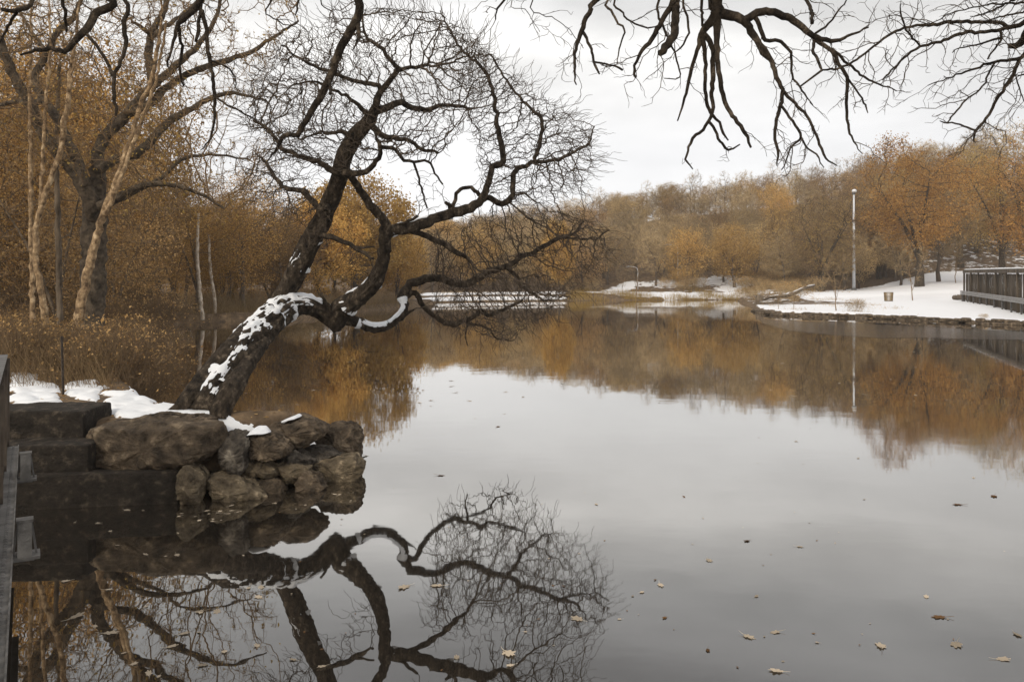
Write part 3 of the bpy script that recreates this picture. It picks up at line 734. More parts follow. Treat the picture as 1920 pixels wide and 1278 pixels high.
def snow_cap(poly, Y, depth, parent, th=.03, seed=1):
    """a lumpy pillow of snow; poly in photo pixels is its outline seen from the front"""
    n = 40; R = resample(poly, n); c = R.mean(0); V = []
    ts = np.linspace(-1, 1, 11)
    for t in ts:
        s_ = math.sqrt(max(0, 1 - t * t)); q = c + (R - c) * s_
        x = (q[:, 0] - 960) / F * Y; z = CH - (q[:, 1] - HZ) / F * Y
        V.append(np.stack([x, np.full(n, Y + depth * (.5 + .5 * t)) + (z - z.min()) * .6, z], 1))
    V = np.array(V); f = fbm(V[..., 0] * 9, V[..., 1] * 9, V[..., 2] * 9, 3, seed) - .5; V[..., 2] += f * .04; V[..., 0] += f * .05
    i = np.arange(len(ts) - 1)[:, None] * n; kk = np.arange(n)[None]; k2 = (kk + 1) % n
    Q = np.stack([i + k2, i + kk, i + n + kk, i + n + k2], -1).reshape(-1, 4)
    mb = MB(); mb.add(V.reshape(-1, 3), Q=Q); o = mb.build('snow', M['snow'], parent); return o

stone([(143, 830), (150, 815), (195, 797), (250, 791), (350, 788), (397, 793), (412, 845), (405, 862), (340, 880), (250, 887), (190, 872), (150, 862)], 9.25, .9, 1, 'rock', 'largest brown boulder, a long slab lying on the low cut stone', amp=.06)
stone([(410, 821), (431, 813), (460, 820), (461, 850), (455, 880), (442, 895), (418, 884), (411, 852)], 9.5, .5, 2, 'rock_grey', 'upright grey boulder wedged right against the end of the long slab boulder', amp=.06)
r3 = stone([(458, 817), (480, 813), (508, 817), (548, 845), (519, 860), (475, 864), (458, 858)], 9.7, .6, 3, 'rock', 'dark wedge shaped boulder with a snow cap on its left shoulder', amp=.07)
snow_cap([(452, 818), (470, 806), (488, 806), (500, 815), (480, 818)], 9.75, .35, r3, seed=2)
r4 = stone([(486, 800), (519, 795), (552, 784), (574, 789), (606, 806), (605, 818), (555, 842), (519, 826), (497, 815)], 10.15, .7, 4, 'rock', 'dark peaked boulder topping the pile with a streak of snow on its crest', amp=.07)
snow_cap([(519, 794), (536, 787), (551, 781), (558, 785), (540, 791), (528, 796)], 10.3, .3, r4, seed=4)
stone([(600, 806), (629, 799), (662, 800), (671, 808), (671, 868), (642, 868), (607, 850), (580, 838)], 10.75, .6, 5, 'rock', 'squarish brown boulder at the far right end of the bank', amp=.06)
stone([(458, 866), (484, 860), (515, 878), (516, 893), (462, 893), (455, 880)], 9.75, .4, 6, 'rock_pale', 'small warm brown boulder tucked under the snow capped wedge boulder', amp=.06)
stone([(515, 862), (552, 846), (582, 868), (572, 882), (519, 884)], 10.0, .5, 7, 'rock_grey', 'flat grey boulder in the middle of the pile')
stone([(552, 848), (580, 841), (613, 843), (646, 860), (607, 869), (580, 873)], 10.4, .5, 8, 'rock_grey', 'smooth tilted slab between the peaked boulder and the pale waterside boulder', amp=.03)
stone([(517, 873), (545, 869), (578, 877), (574, 890), (547, 908), (519, 900)], 9.85, .4, 9, 'rock_pale', 'whitish grained boulder low in the middle of the pile', amp=.07)
stone([(574, 878), (607, 864), (661, 858), (680, 878), (680, 892), (674, 908), (607, 916), (576, 890)], 10.2, .6, 10, 'rock_pale', 'broad pale boulder standing in the water at the right edge of the pile', amp=.04)
stone([(558, 890), (575, 886), (598, 900), (606, 915), (590, 930), (560, 930), (552, 905)], 9.75, .45, 11, 'rock', 'small blunt boulder dipping into the water below the whitish boulder', amp=.06)
stone([(382, 894), (410, 890), (442, 897), (500, 934), (470, 948), (410, 948), (390, 925)], 9.35, .6, 12, 'rock_pale', 'brown triangular boulder sloping into the water', amp=.06)
stone([(332, 884), (342, 877), (366, 878), (376, 888), (373, 915), (367, 945), (344, 950), (333, 920)], 9.15, .45, 13, 'rock_pale', 'pale upright egg shaped boulder at the end of the low cut stone', amp=.03)
stone([(475, 903), (497, 898), (521, 902), (532, 918), (520, 935), (490, 935)], 9.7, .4, 14, 'rock', 'dark low boulder in the shadow at the waterline', amp=.06)
stone([(375, 868), (420, 880), (455, 890), (520, 900), (555, 905), (550, 960), (380, 960)], 9.95, .6, 15, 'rock', 'dark half hidden boulder behind the waterline stones', amp=.06)
stone([(590, 866), (640, 855), (668, 862), (668, 905), (600, 905)], 10.7, .5, 16, 'rock', 'dark boulder behind the broad pale boulder', amp=.06)

def cut_stone(x0, x1, y0, y1, z0, z1, yaw, seed, label, piece=1):
    nx, ny, nz2 = 50, 14, 18
    mb = MB(); c = np.array([(x0 + x1) / 2, (y0 + y1) / 2, (z0 + z1) / 2]); hs = np.array([x1 - x0, y1 - y0, z1 - z0]) / 2
    for ax in range(3):
        for sg in (-1, 1):
            a, b = [k for k in range(3) if k != ax]; na, nb_ = (nx, ny, nz2)[a], (nx, ny, nz2)[b]
            A, B = np.meshgrid(np.linspace(-1, 1, na), np.linspace(-1, 1, nb_)); P = np.zeros(A.shape + (3,)); P[..., a] = A; P[..., b] = B; P[..., ax] = sg
            e = np.abs(P) * hs; rd = .035; q = np.sign(P) * np.minimum(e, hs - rd); dlt = P * hs - q; ln = np.linalg.norm(dlt, axis=-1, keepdims=True) + 1e-9
            P2 = q + dlt / ln * np.minimum(ln, rd); Wd = P2 + c
            nr_ = fbm(Wd[..., 0] * 3, Wd[..., 1] * 3, Wd[..., 2] * 3, 4, seed) - .5; nf = fbm(Wd[..., 0] * 16, Wd[..., 1] * 16, Wd[..., 2] * 16, 3, seed) - .5
            P2 = P2 + (P2 / np.linalg.norm(P2 / hs, axis=-1, keepdims=True) / hs) * (nr_ * .07 + nf * .025)[..., None]
            ca, sa = math.cos(yaw), math.sin(yaw); P3 = P2.copy(); P3[..., 0] = P2[..., 0] * ca - P2[..., 1] * sa; P3[..., 1] = P2[..., 0] * sa + P2[..., 1] * ca
            i = np.arange(nb_ - 1)[:, None] * na + np.arange(na - 1)[None]; Q = np.stack([i, i + 1, i + na + 1, i + na], -1).reshape(-1, 4)
            if (sg > 0) == (ax == 1): Q = Q[:, ::-1]
            mb.add((P3 + c).reshape(-1, 3), Q=Q)
    prm(mb.build('stone_block', M['block']), label, 'stone block', 'cut stone blocks stepping down to the water')
cut_stone(-7.2, -3.93, 9.05, 9.75, -.5, .38, .17, 31, 'long low dark cut stone block standing in the water')
cut_stone(-6.6, -4.93, 9.22, 9.95, .36, .70, .06, 32, 'middle dark cut stone block, second step up from the water')
cut_stone(-7.1, -5.17, 9.62, 10.35, .60, 1.03, .02, 33, 'topmost dark cut stone block with a dusting of snow on top')

# ------------------------------------------------------------------ snow lying on the near bank
def near_snow():
    x = np.arange(-9.2, -2.2, .035); y = np.arange(9.3, 14.5, .035); X, Y = np.meshgrid(x, y); Z = gz(X, Y)
    px = 960 + X / Y * F; py = HZ + (CH - Z) / Y * F
    wx = (fbm(X * 2.6, Y * 2.6, 0, 4, 41) - .5) * 46; wy = (fbm(X * 2.6, Y * 2.6, 9, 4, 42) - .5) * 26
    polys = [[(20, 706), (60, 708), (112, 732), (108, 756), (60, 760), (25, 752)], [(122, 722), (160, 714), (195, 730), (175, 755), (140, 748)],
             [(193, 738), (250, 736), (290, 757), (335, 742), (345, 732), (365, 750), (430, 775), (462, 797), (400, 792), (350, 790), (290, 797), (228, 803), (222, 778), (198, 766)],
             [(393, 798), (440, 808), (492, 802), (500, 816), (460, 824), (405, 828)], [(138, 822), (172, 812), (168, 830)], [(440, 786), (495, 795), (482, 803)], [(300, 742), (345, 735), (330, 757)]]
    m = np.zeros(X.shape)
    for P in polys:
        P = np.array(P, float); c = inpoly((px + wx).ravel(), (py + wy).ravel(), P).reshape(X.shape)
        m = np.maximum(m, c)
    for _ in range(3):
        q = m.copy(); q[1:-1, 1:-1] = (m[1:-1, 1:-1] * 2 + m[:-2, 1:-1] + m[2:, 1:-1] + m[1:-1, :-2] + m[1:-1, 2:]) / 6; m = q
    h = (m - .45) * .09 + (fbm(X * 5, Y * 5, 0, 4, 44) - .55) * .16
    V = np.stack([X, Y, Z + np.where(h > 0, .035 * np.tanh(h / .02) + h * .35, h)], -1).reshape(-1, 3)
    n = X.shape[1]; i = np.arange(X.shape[0] - 1)[:, None] * n + np.arange(n - 1)[None]
    Q = np.stack([i, i + 1, i + n + 1, i + n], -1).reshape(-1, 4); Q = Q[(h.ravel()[Q] > -.01).any(1) & (m.ravel()[Q] > .02).any(1)]
    u, inv = np.unique(Q, return_inverse=True); mb = MB(); mb.add(V[u], Q=inv.reshape(-1, 4))
    prm(mb.build('snow_patch', M['snow']), 'melting white snow patches at the foot of the leaning tree', 'snow', kind='stuff')
near_snow()
# roots and second strand of the trunk
for rows in ([(*W(338, 764, 10.4), .09), (*W(360, 742, 10.5), .12), (*W(389, 705, 10.9), .13), (*W(427, 655, 11.3), .11), (*W(464, 612, 12.0), .08)],
             [(*W(412, 786, 10.35), .13), (*W(416, 765, 10.4), .13), (*W(434, 730, 10.6), .13), (*W(461, 685, 11.2), .11), (*W(495, 640, 11.9), .08)],
             [(*W(312, 775, 10.35), .03), (*W(338, 762, 10.45), .07), (*W(368, 742, 10.6), .1)]):
    R = spline(rows, .025); mb = MB(); mb.tube(R[:, :3], R[:, 3], 64, fn=bark_fn); rel(mb, 'root', M['bark'], lt)
print('bank', round(time.time() - T0, 1))

# ------------------------------------------------------------------ steel footbridge
bd = np.array([-.518, .856, 0]); bn = np.array([bd[1], -bd[0], 0])   # bn points to the right of the walking direction
E0 = np.array([-2.31, 3.67, .95])
def bp_(s_, side, z): return E0 + bd * s_ + bn * side + np.array([0, 0, z - .95])
br = empty('footbridge', tuple(bp_(0, -.3, 0)), 'steel footbridge with a slatted railing running along the left edge', 'bridge')
def relb(mb, name, m, smooth=False, parent=br):
    o = mb.build(name, m, parent, smooth); o.location = -Vector(br.location); return o
S0, S1 = -7.5, 5.02
mb = MB(); mb.beam(bp_(S0, -.07, .945), bp_(S1, -.07, .945), .14, .012); mb.beam(bp_(S0, -.004, .95), bp_(S1, -.004, .95), .008, .03)
s_ = S0
while s_ < S1 - .03:
    a = bp_(s_, -.045, .955); mb.box(a, (.022, .03, .012), math.atan2(bd[1], bd[0]), .3); s_ += .055
relb(mb, 'edge_plate', M['steel'])
mb = MB(); mb.beam(bp_(S0, -.13, .70), bp_(S1, -.13, .70), .012, .48); mb.beam(bp_(S0, -.10, .455), bp_(S1, -.10, .455), .12, .014)
relb(mb, 'girder', M['steel_brown'])
mb = MB()
s_ = S0
while s_ < S1: mb.beam(bp_(s_, -.16, .96), bp_(s_, -2.1, .96), .13, .04); s_ += .14
relb(mb, 'deck', M['wood'])
mb = MB(); mb.beam(bp_(S0, -.13, 1.86), bp_(S1, -.13, 1.86), .075, .012); mb.beam(bp_(S0, -.13, 1.835), bp_(S1, -.13, 1.835), .02, .035)
mb.beam(bp_(S0, -.13, 1.0), bp_(S1, -.13, 1.0), .035, .03)
relb(mb, 'handrail', M['steel'])
s_ = S1 - .03
k = 0
while s_ > -1.2 and k < 60:
    mb = MB(); mb.beam(bp_(s_, -.13, .955), bp_(s_, -.125, 1.83), .018, .07 if k % 9 else .10); relb(mb, 'baluster', M['steel_brown']); s_ -= .13; k += 1
for s_, lb in ((3.5, 'far'), (1.32, 'near')):
    c = bp_(s_, .06, .93); mb = MB()
    ya = math.atan2(bd[1], bd[0])
    mb.box(c + np.array([0, 0, .008]), (.15, .16, .018), ya)
    mb.beam(c - np.array([*(bn[:2] * .12), .004]), c + np.array([*(bn[:2] * .05), -.004]), .06, .03)
    for q in (-1, 1):
        o1 = np.array([*(bd[:2] * .055 * q), 0]); o2 = np.array([*(bd[:2] * .032 * q), 0])
        mb.beam(c + o1 + [0, 0, .017], c + o2 + [0, 0, .22], .075, .012)
        o1 = np.array([*(bn[:2] * .06 * q), 0]); o2 = np.array([*(bn[:2] * .034 * q), 0])
        mb.beam(c + o1 + [0, 0, .017], c + o2 + [0, 0, .219], .012, .012)
    mb.box(c + np.array([0, 0, .225]), (.082, .09, .014), ya)
    mb.box(c + np.array([0, 0, .05]), (.05, .05, .07), ya)
    relb(mb, 'bracket', M['steel'])

# thin metal stake
mb = MB(); a = W(118, 742, 12.0); b = W(115, 630, 12.0)
mb.beam(a, b, .035, .008); mb.beam((a[0], a[1] + .014, a[2]), (b[0], b[1] + .014, b[2]), .008, .03)
for k in range(9):
    z = a[2] + .12 + k * .085; mb.box((a[0], a[1] - .008, z), (.012, .01, .018))
prm(mb.build('fence_stake', M['steel_brown'], smooth=False), 'thin dark metal stake standing in the snow behind the stone blocks', 'stake')

# ------------------------------------------------------------------ overhanging near trees
def spurs(g, rng, dens, seg, lo, hi, droop=-.15, rmax=.035, second=.35, src=None, jit=.35):
    n0 = len(g.P); cand = np.nonzero((g.r < rmax) & (g.r > 0) & (g.par >= 0))[0] if src is None else src
    pick = rng.choice(cand, int(len(cand) * dens), False); P, par = [], []
    for i in pick:
        p = g.P[i]; t = p - g.P[g.par[i]]; t /= np.linalg.norm(t) + 1e-9
        d = rng.normal(0, 1, 3); d -= t * (d @ t); d /= np.linalg.norm(d) + 1e-9; d = d * .8 + t * .6; prev = i; cur = p
        for k in range(rng.integers(lo, hi)):
            d = d + rng.normal(0, jit, 3); d[2] += droop; d /= np.linalg.norm(d); cur = cur + d * seg * rng.uniform(.6, 1.3)
            P.append(cur); par.append(prev); prev = n0 + len(P) - 1
    if not P: return
    g.P = np.vstack([g.P, np.array(P)]); g.par = np.concatenate([g.par, par]); g.r = np.concatenate([g.r, np.zeros(len(P))]); g.lid = np.concatenate([g.lid, np.full(len(P), -1)])
    if second:
        new = np.arange(n0, n0 + len(P)); spurs(g, rng, 0, seg, 0, 0) if False else None
        sel = rng.choice(new, int(len(new) * second), False); P2, par2 = [], []; m0 = len(g.P)
        for i in sel:
            cur = g.P[i]; t = cur - g.P[g.par[i]]; t /= np.linalg.norm(t) + 1e-9; d = t + rng.normal(0, .6, 3); prev = i
            for k in range(rng.integers(1, 5)):
                d = d + rng.normal(0, jit, 3); d /= np.linalg.norm(d); cur = cur + d * seg * .7; P2.append(cur); par2.append(prev); prev = m0 + len(P2) - 1
        if P2:
            g.P = np.vstack([g.P, np.array(P2)]); g.par = np.concatenate([g.par, par2]); g.r = np.concatenate([g.r, np.zeros(len(P2))]); g.lid = np.concatenate([g.lid, np.full(len(P2), -1)])

def bark2(R, th, s_, D, P):
    f = fbm(P[..., 0] * 14 + D[..., 0] * 2, P[..., 1] * 14 + D[..., 1] * 2, P[..., 2] * 14 + D[..., 2] * 2, 3, 5) - .5
    return R * (1 + .6 * f)
def over_tree(scaf, limbs, Y, label, seed, dens=.25, bark='bark', rt=.0022):
    rng = np.random.default_rng(seed); g = Graph(); step = .06
    for i, s_ in enumerate(scaf): g.limb(s_, .15, i > 0)
    ns = g.nl; nsc = len(g.P)
    for rows in limbs:
        y0 = Y + (rng.uniform(-.25, .25)); off = rows[0][1] <= 2 or rows[0][0] >= 1915 or rows[0][0] <= 2
        if not off and len(g.P) > nsc:
            Q_ = g.P[nsc:]; pp = np.hypot(960 + Q_[:, 0] / Q_[:, 1] * F - rows[0][0], HZ + (CH - Q_[:, 2]) / Q_[:, 1] * F - rows[0][1]); y0 = float(Q_[pp.argmin(), 1])
        rows = [(a, b, c * .84) for a, b, c in rows]
        pts = limb_px(rows, y0, y0 + rng.uniform(-.3, .3))
        if rows[0][1] <= 2 or rows[0][0] >= 1915 or rows[0][0] <= 2:      # leaves the frame: carry it on to the scaffold
            P0 = np.array(pts[0][:3]); d = np.linalg.norm(g.P[:nsc] - P0, axis=1); j = int(d.argmin()); q = g.P[j]
            mid = P0 * .6 + q * .4 + np.array([0, 0, .12]); pts = [(*q, min(g.r[j], pts[0][3] * 1.3)), (*mid, pts[0][3] * 1.1)] + pts
        g.limb(pts, step * .7, wig=.0045, rng=rng)
    vis = np.nonzero((np.arange(len(g.P)) >= nsc) & (g.r < .04))[0]
    spurs(g, rng, dens * .8, .05, 2, 12, -.10, src=vis, second=.6)
    # short knuckles
    spurs(g, rng, .35, .016, 1, 3, 0, src=vis, second=0)
    g.radii(rt, 2.4, .6)
    t = empty('overhanging_tree', scaf[0][0][:3], label, 'tree')
    sd_ = lambda r: 16 if r > .06 else 10 if r > .02 else 6 if r > .008 else 3
    rel(g.mesh(lambda l, r: 0 <= l < ns, sd_, bark2), 'trunk', M[bark], t)
    for i in range(ns, g.nl): rel(g.mesh(lambda l, r, i=i: l == i, sd_), 'branch', M[bark], t)
    rel(g.mesh(lambda l, r: l < 0, sd_), 'twigs', M['twig'], t)

over_tree([[(4.4, -4.2, -.2, .34), (4.3, -4.1, 2.5, .27), (4.4, -3.6, 5.5, .22), (3.9, -1.5, 7.2, .16), (3.2, 2, 7.6, .12), (2.3, 5.4, 6.9, .09), (1.82, 6.9, 5.6, .07)],
           [(3.2, 2, 7.6, .1), (1.9, 4.5, 7.4, .07), (1.2, 6.7, 6.2, .045)], [(2.6, 4.6, 7.2, .09), (3.3, 6.2, 6.4, .05)]],
  [[(1342, 0, 16), (1344, 26, 14), (1327, 49, 9), (1314, 66, 7), (1308, 95, 4.5), (1294, 141, 4), (1285, 184, 3), (1270, 226, 1.5)],
   [(1117, 0, 6), (1104, 26, 5.5), (1091, 59, 5.5), (1081, 85, 4), (1077, 125, 3), (1080, 161, 1.5)],
   [(1092, 59, 4), (1104, 79, 3.5), (1112, 105, 3.2), (1117, 128, 3), (1122, 138, 2)], [(1112, 116, 2.5), (1143, 122, 2.2), (1166, 130, 2.5)],
   [(1263, 0, 7), (1248, 26, 6), (1232, 56, 5.5), (1216, 82, 5), (1196, 108, 3.5), (1189, 131, 3), (1192, 145, 3)],
   [(1268, -5, 9), (1268, 12, 9), (1266, 39, 9), (1262, 69, 9), (1248, 89, 9), (1238, 102, 7)],
   [(1317, 69, 6), (1322, 105, 4.5), (1322, 158, 4), (1327, 197, 4), (1337, 217, 3.5), (1350, 230, 3), (1355, 250, 3), (1365, 263, 1.5)],
   [(1322, 66, 7), (1331, 79, 6), (1337, 105, 5.5), (1336, 141, 5.5), (1334, 181, 4.5), (1336, 210, 4), (1324, 237, 3.5), (1298, 260, 3.5), (1290, 283, 2.5), (1286, 299, 2.5), (1299, 317, 1.3)],
   [(1344, 40, 9), (1345, 85, 6), (1347, 128, 5.5), (1360, 194, 5), (1383, 230, 4.5), (1396, 250, 4), (1408, 276, 2.5)],
   [(1337, 237, 3.2), (1354, 270, 3), (1365, 281, 2.8), (1388, 271, 1.5)],
   [(1346, 24, 12), (1373, 30, 11), (1396, 40, 9.5), (1413, 66, 7), (1429, 99, 5), (1440, 108, 4), (1455, 122, 2)],
   [(1396, 38, 9), (1420, 25, 9), (1443, 23, 8.5), (1469, 30, 8.5), (1489, 39, 8), (1512, 59, 7), (1531, 71, 6), (1558, 77, 5), (1584, 71, 3.5), (1627, 51, 2)],
   [(1400, 44, 7), (1420, 76, 6), (1443, 108, 5.5), (1454, 141, 5), (1467, 169, 4.5), (1462, 200, 4), (1453, 250, 3.5), (1459, 283, 3), (1456, 312, 1.3)],
   [(1467, 169, 4), (1489, 194, 3.5), (1512, 217, 3.2), (1527, 246, 3), (1541, 279, 3), (1548, 296, 2.3), (1569, 312, 1.3)],
   [(1466, 200, 3.2), (1485, 227, 3), (1502, 256, 3), (1485, 273, 2.2), (1476, 296, 2), (1466, 319, 1.2)], [(1502, 258, 2.5), (1515, 279, 2), (1531, 289, 2), (1543, 314, 1)],
   [(1420, 39, 5), (1436, 76, 4.5), (1459, 76, 4), (1482, 99, 3.2), (1485, 141, 2.5), (1508, 174, 2), (1523, 197, 1)],
   [(1541, 132, 3), (1525, 95, 3.5), (1527, 72, 4)], [(1531, 76, 5), (1558, 95, 4.5), (1574, 122, 4), (1587, 145, 4), (1587, 184, 3.5), (1589, 224, 3), (1594, 250, 2.5), (1615, 286, 1)],
   [(1560, 92, 3.5), (1597, 125, 2.8), (1620, 145, 2.5), (1650, 158, 2), (1679, 171, 1.2)], [(1590, 148, 2.5), (1607, 171, 2), (1623, 197, 2), (1628, 212, 1)],
   [(1236, 0, 3), (1234, 25, 3), (1240, 45, 3), (1253, 72, 2.5), (1265, 100, 2.2), (1272, 130, 2), (1274, 146, 1.5), (1245, 147, 1)],
   [(1282, 0, 3), (1288, 30, 3), (1291, 62, 2.8), (1276, 90, 2.2), (1262, 100, 1.5)], [(1140, 0, 3), (1146, 20, 2.8), (1160, 45, 2.5), (1172, 55, 2.2), (1160, 92, 1.8), (1158, 120, 1)],
   [(1155, 0, 2.5), (1168, 25, 2.2), (1190, 45, 2), (1215, 52, 2), (1235, 50, 1.5)], [(1318, 0, 3.5), (1317, 30, 3), (1320, 60, 3)],
   [(1512, 0, 4), (1520, 25, 4), (1522, 45, 4)], [(1530, 62, 3), (1555, 45, 2.5), (1570, 20, 2), (1588, 2, 1.5)],
   [(945, 0, 2.5), (932, 20, 2), (928, 38, 1.5)], [(1000, 0, 1.5), (1010, 25, 1.2), (1050, 40, 1), (1095, 90, .8)], [(960, 0, 1.2), (985, 18, 1), (1000, 40, .8), (1012, 60, .7)]],
  7.0, 'dark bare branches hanging from the top, right of centre, from a tree behind the viewer', 5, .22)
over_tree([[(9.2, -4.0, -.2, .3), (9.0, -3.8, 3, .24), (8.8, -2, 5.4, .18), (8.2, 1.5, 6.3, .13), (6.9, 4.6, 5.9, .09), (5.2, 6.6, 5.1, .05), (4.7, 7.0, 4.9, .03)]],
  [[(1920, 43, 5.5), (1893, 51, 5), (1870, 41, 4), (1837, 41, 4), (1788, 41, 4), (1758, 46, 4), (1719, 49, 3), (1679, 59, 3), (1637, 89, 2.5), (1604, 112, 2.5), (1574, 128, 2.5), (1541, 132, 2)],
   [(1893, 51, 4.5), (1860, 59, 4), (1837, 61, 4), (1804, 62, 4), (1771, 76, 3.5), (1725, 89, 3), (1696, 108, 2.5), (1676, 128, 2), (1656, 150, 1.5)],
   [(1725, 87, 2), (1696, 49, 2), (1686, 7, 1.2)], [(1920, 105, 4.5), (1887, 113, 3.5), (1860, 118, 3), (1827, 128, 2.5), (1794, 141, 2), (1739, 161, 1)],
   [(1913, 108, 4), (1900, 138, 4), (1880, 171, 3.5), (1860, 204, 3.2), (1844, 230, 3), (1829, 247, 3), (1827, 268, 1.2)],
   [(1829, 245, 2.5), (1794, 232, 2), (1771, 230, 1.8), (1762, 226, 1)], [(1867, 115, 2.2), (1857, 132, 2.2), (1837, 168, 2), (1811, 187, 2), (1788, 214, 2), (1775, 230, 1.5)],
   [(1920, 74, 9), (1903, 86, 7), (1890, 87, 5)], [(1875, 56, 3), (1876, 75, 2.5), (1850, 110, 2)], [(1878, 70, 3), (1830, 85, 2), (1800, 90, 1.5), (1785, 98, 1)],
   [(1920, 5, 3), (1860, 8, 2), (1800, 20, 1.5), (1740, 45, 1)], [(1900, 0, 2.5), (1850, 25, 2), (1820, 32, 1)], [(1920, 140, 1.8), (1905, 140, 1.5), (1912, 165, 1.5), (1920, 192, 1)],
   [(1920, 22, 2.2), (1890, 28, 2), (1850, 40, 1.5)], [(1740, 45, 1.2), (1680, 30, 1), (1620, 45, .8)]],
  7.2, 'bare branches reaching in at the upper right corner from a tree beyond the frame', 6, .55)
over_tree([[(-8.6, 3.0, .6, .3), (-8.3, 3.2, 3, .25), (-7.6, 4.0, 5.4, .2), (-6, 5.4, 6.9, .13), (-3.6, 6.5, 6.7, .1), (-1.9, 6.9, 6.1, .07), (-1.36, 7.0, 5.4, .05)], [(-6, 5.4, 6.9, .1), (-5.2, 6.4, 6.2, .05), (-4.6, 7.0, 5.5, .03)]],
  [[(674, 0, 10), (674, 26, 10), (657, 59, 10), (638, 92, 9.5), (625, 131, 9), (611, 161, 9), (595, 194, 8), (575, 223, 7), (556, 258, 6)],
   [(556, 254, 5), (533, 254, 5.5), (519, 279, 3), (503, 302, 1.5)], [(672, 45, 5), (672, 72, 4), (662, 92, 1.5)], [(618, 150, 3.5), (620, 165, 3), (619, 177, 3.5)],
   [(210, 0, 9), (184, 23, 9), (164, 53, 8.5), (141, 76, 7), (122, 95, 6), (95, 92, 4.5), (66, 95, 4), (39, 102, 2)], [(62, 0, 5), (33, 20, 5), (2, 18, 4)], [(33, 20, 3.5), (13, 56, 3), (0, 82, 2)],
   [(233, 0, 4.5), (232, 49, 5), (235, 89, 4.5), (223, 122, 4), (214, 145, 4), (214, 184, 4), (218, 217, 3)], [(164, 66, 4), (184, 89, 3.5), (200, 118, 3.5), (210, 141, 3.5)],
   [(376, 0, 6), (381, 26, 5), (388, 66, 4.5), (394, 115, 4.5), (399, 148, 4), (402, 184, 4), (401, 223, 3), (394, 260, 2.2), (376, 283, 1)],
   [(375, 0, 8), (351, 30, 7), (332, 53, 5), (325, 79, 3.5), (312, 125, 2)], [(335, 50, 4), (342, 95, 3.5), (337, 131, 3.2), (345, 164, 2)], [(402, 181, 3), (427, 197, 2.5), (460, 214, 2.2), (500, 240, 1.6), (530, 300, 1)],
   [(376, 20, 3.5), (372, 60, 4), (366, 80, 3)], [(400, 115, 2.5), (425, 125, 2.2), (440, 145, 1.6), (441, 165, 1)], [(115, 0, 4), (122, 35, 3.5), (125, 60, 2.5)], [(510, 0, 1.8), (500, 25, 1.6), (530, 45, 1.4), (560, 52, .8)],
   [(562, 0, 2.5), (558, 18, 2.2), (553, 30, 1.2)], [(600, 0, 1.6), (607, 15, 1.3), (625, 22, .8)]],
  7.0, 'dark near branches and one thick cut limb hanging down at the upper left', 7, .22)
print('overhead', round(time.time() - T0, 1))

# ------------------------------------------------------------------ the big trees of the left bank
rng = np.random.default_rng(77)
def bank_tree(name, limbs, Ys, attp, label, bark, seed, r0=.008, step=.22, twig='twig_brown', leaves=None, nleaf=2, lsize=.07, snow=False):
    rng = np.random.default_rng(seed); g = Graph()
    for i, rows in enumerate(limbs):
        a, b = Ys[min(i, len(Ys) - 1)]; g.limb(limb_px(rows, a, b), .12, i > 0, wig=.01, rng=rng)
    nl = g.nl
    if attp: g.colonize(np.vstack([cloud(*a, rng, .35, seed + i) for i, a in enumerate(attp)]), 2.2, .32, step, rng, .3, .04, 120, 3)
    g.radii(r0, 2.4)
    t = empty(name, g.P[0], label, 'tree')
    sd_ = lambda r: 20 if r > .15 else 12 if r > .06 else 6 if r > .03 else 3
    rel(g.mesh(lambda l, r: l == 0, sd_, bark2), 'trunk', M[bark], t)
    for i in range(1, nl): rel(g.mesh(lambda l, r, i=i: l == i, sd_, bark2), 'branch', M[bark], t)
    if attp:
        rel(g.mesh(lambda l, r: l < 0, sd_), 'twigs', M[twig], t)
        thin = np.nonzero((g.r < r0 * 1.8) & (g.lid < 0))[0]; tip = g.P[thin]
        A = np.repeat(tip, 3, 0); D = rng.normal(0, 1, A.shape); D[:, 2] += .4; D /= np.linalg.norm(D, axis=1)[:, None]
        V, T = strip_geo(A, A + D * rng.uniform(.12, .4, len(A))[:, None], .0045, rng); mb = MB(); mb.add(V, T=T); rel(mb, 'fine_twigs', M[twig], t)
        if leaves:
            C = np.repeat(tip, nleaf, 0); C = C[vnoise(C[:, 0] * .6, C[:, 1] * .6, C[:, 2] * .6, seed) > rng.uniform(.1, .8, len(C))]; C = C + rng.normal(0, .12, C.shape)
            V, Q = leaf_geo(C, lsize, rng); mb = MB(); mb.add(V, Q=Q); rel(mb, 'leaves', M[leaves], t)
    return t
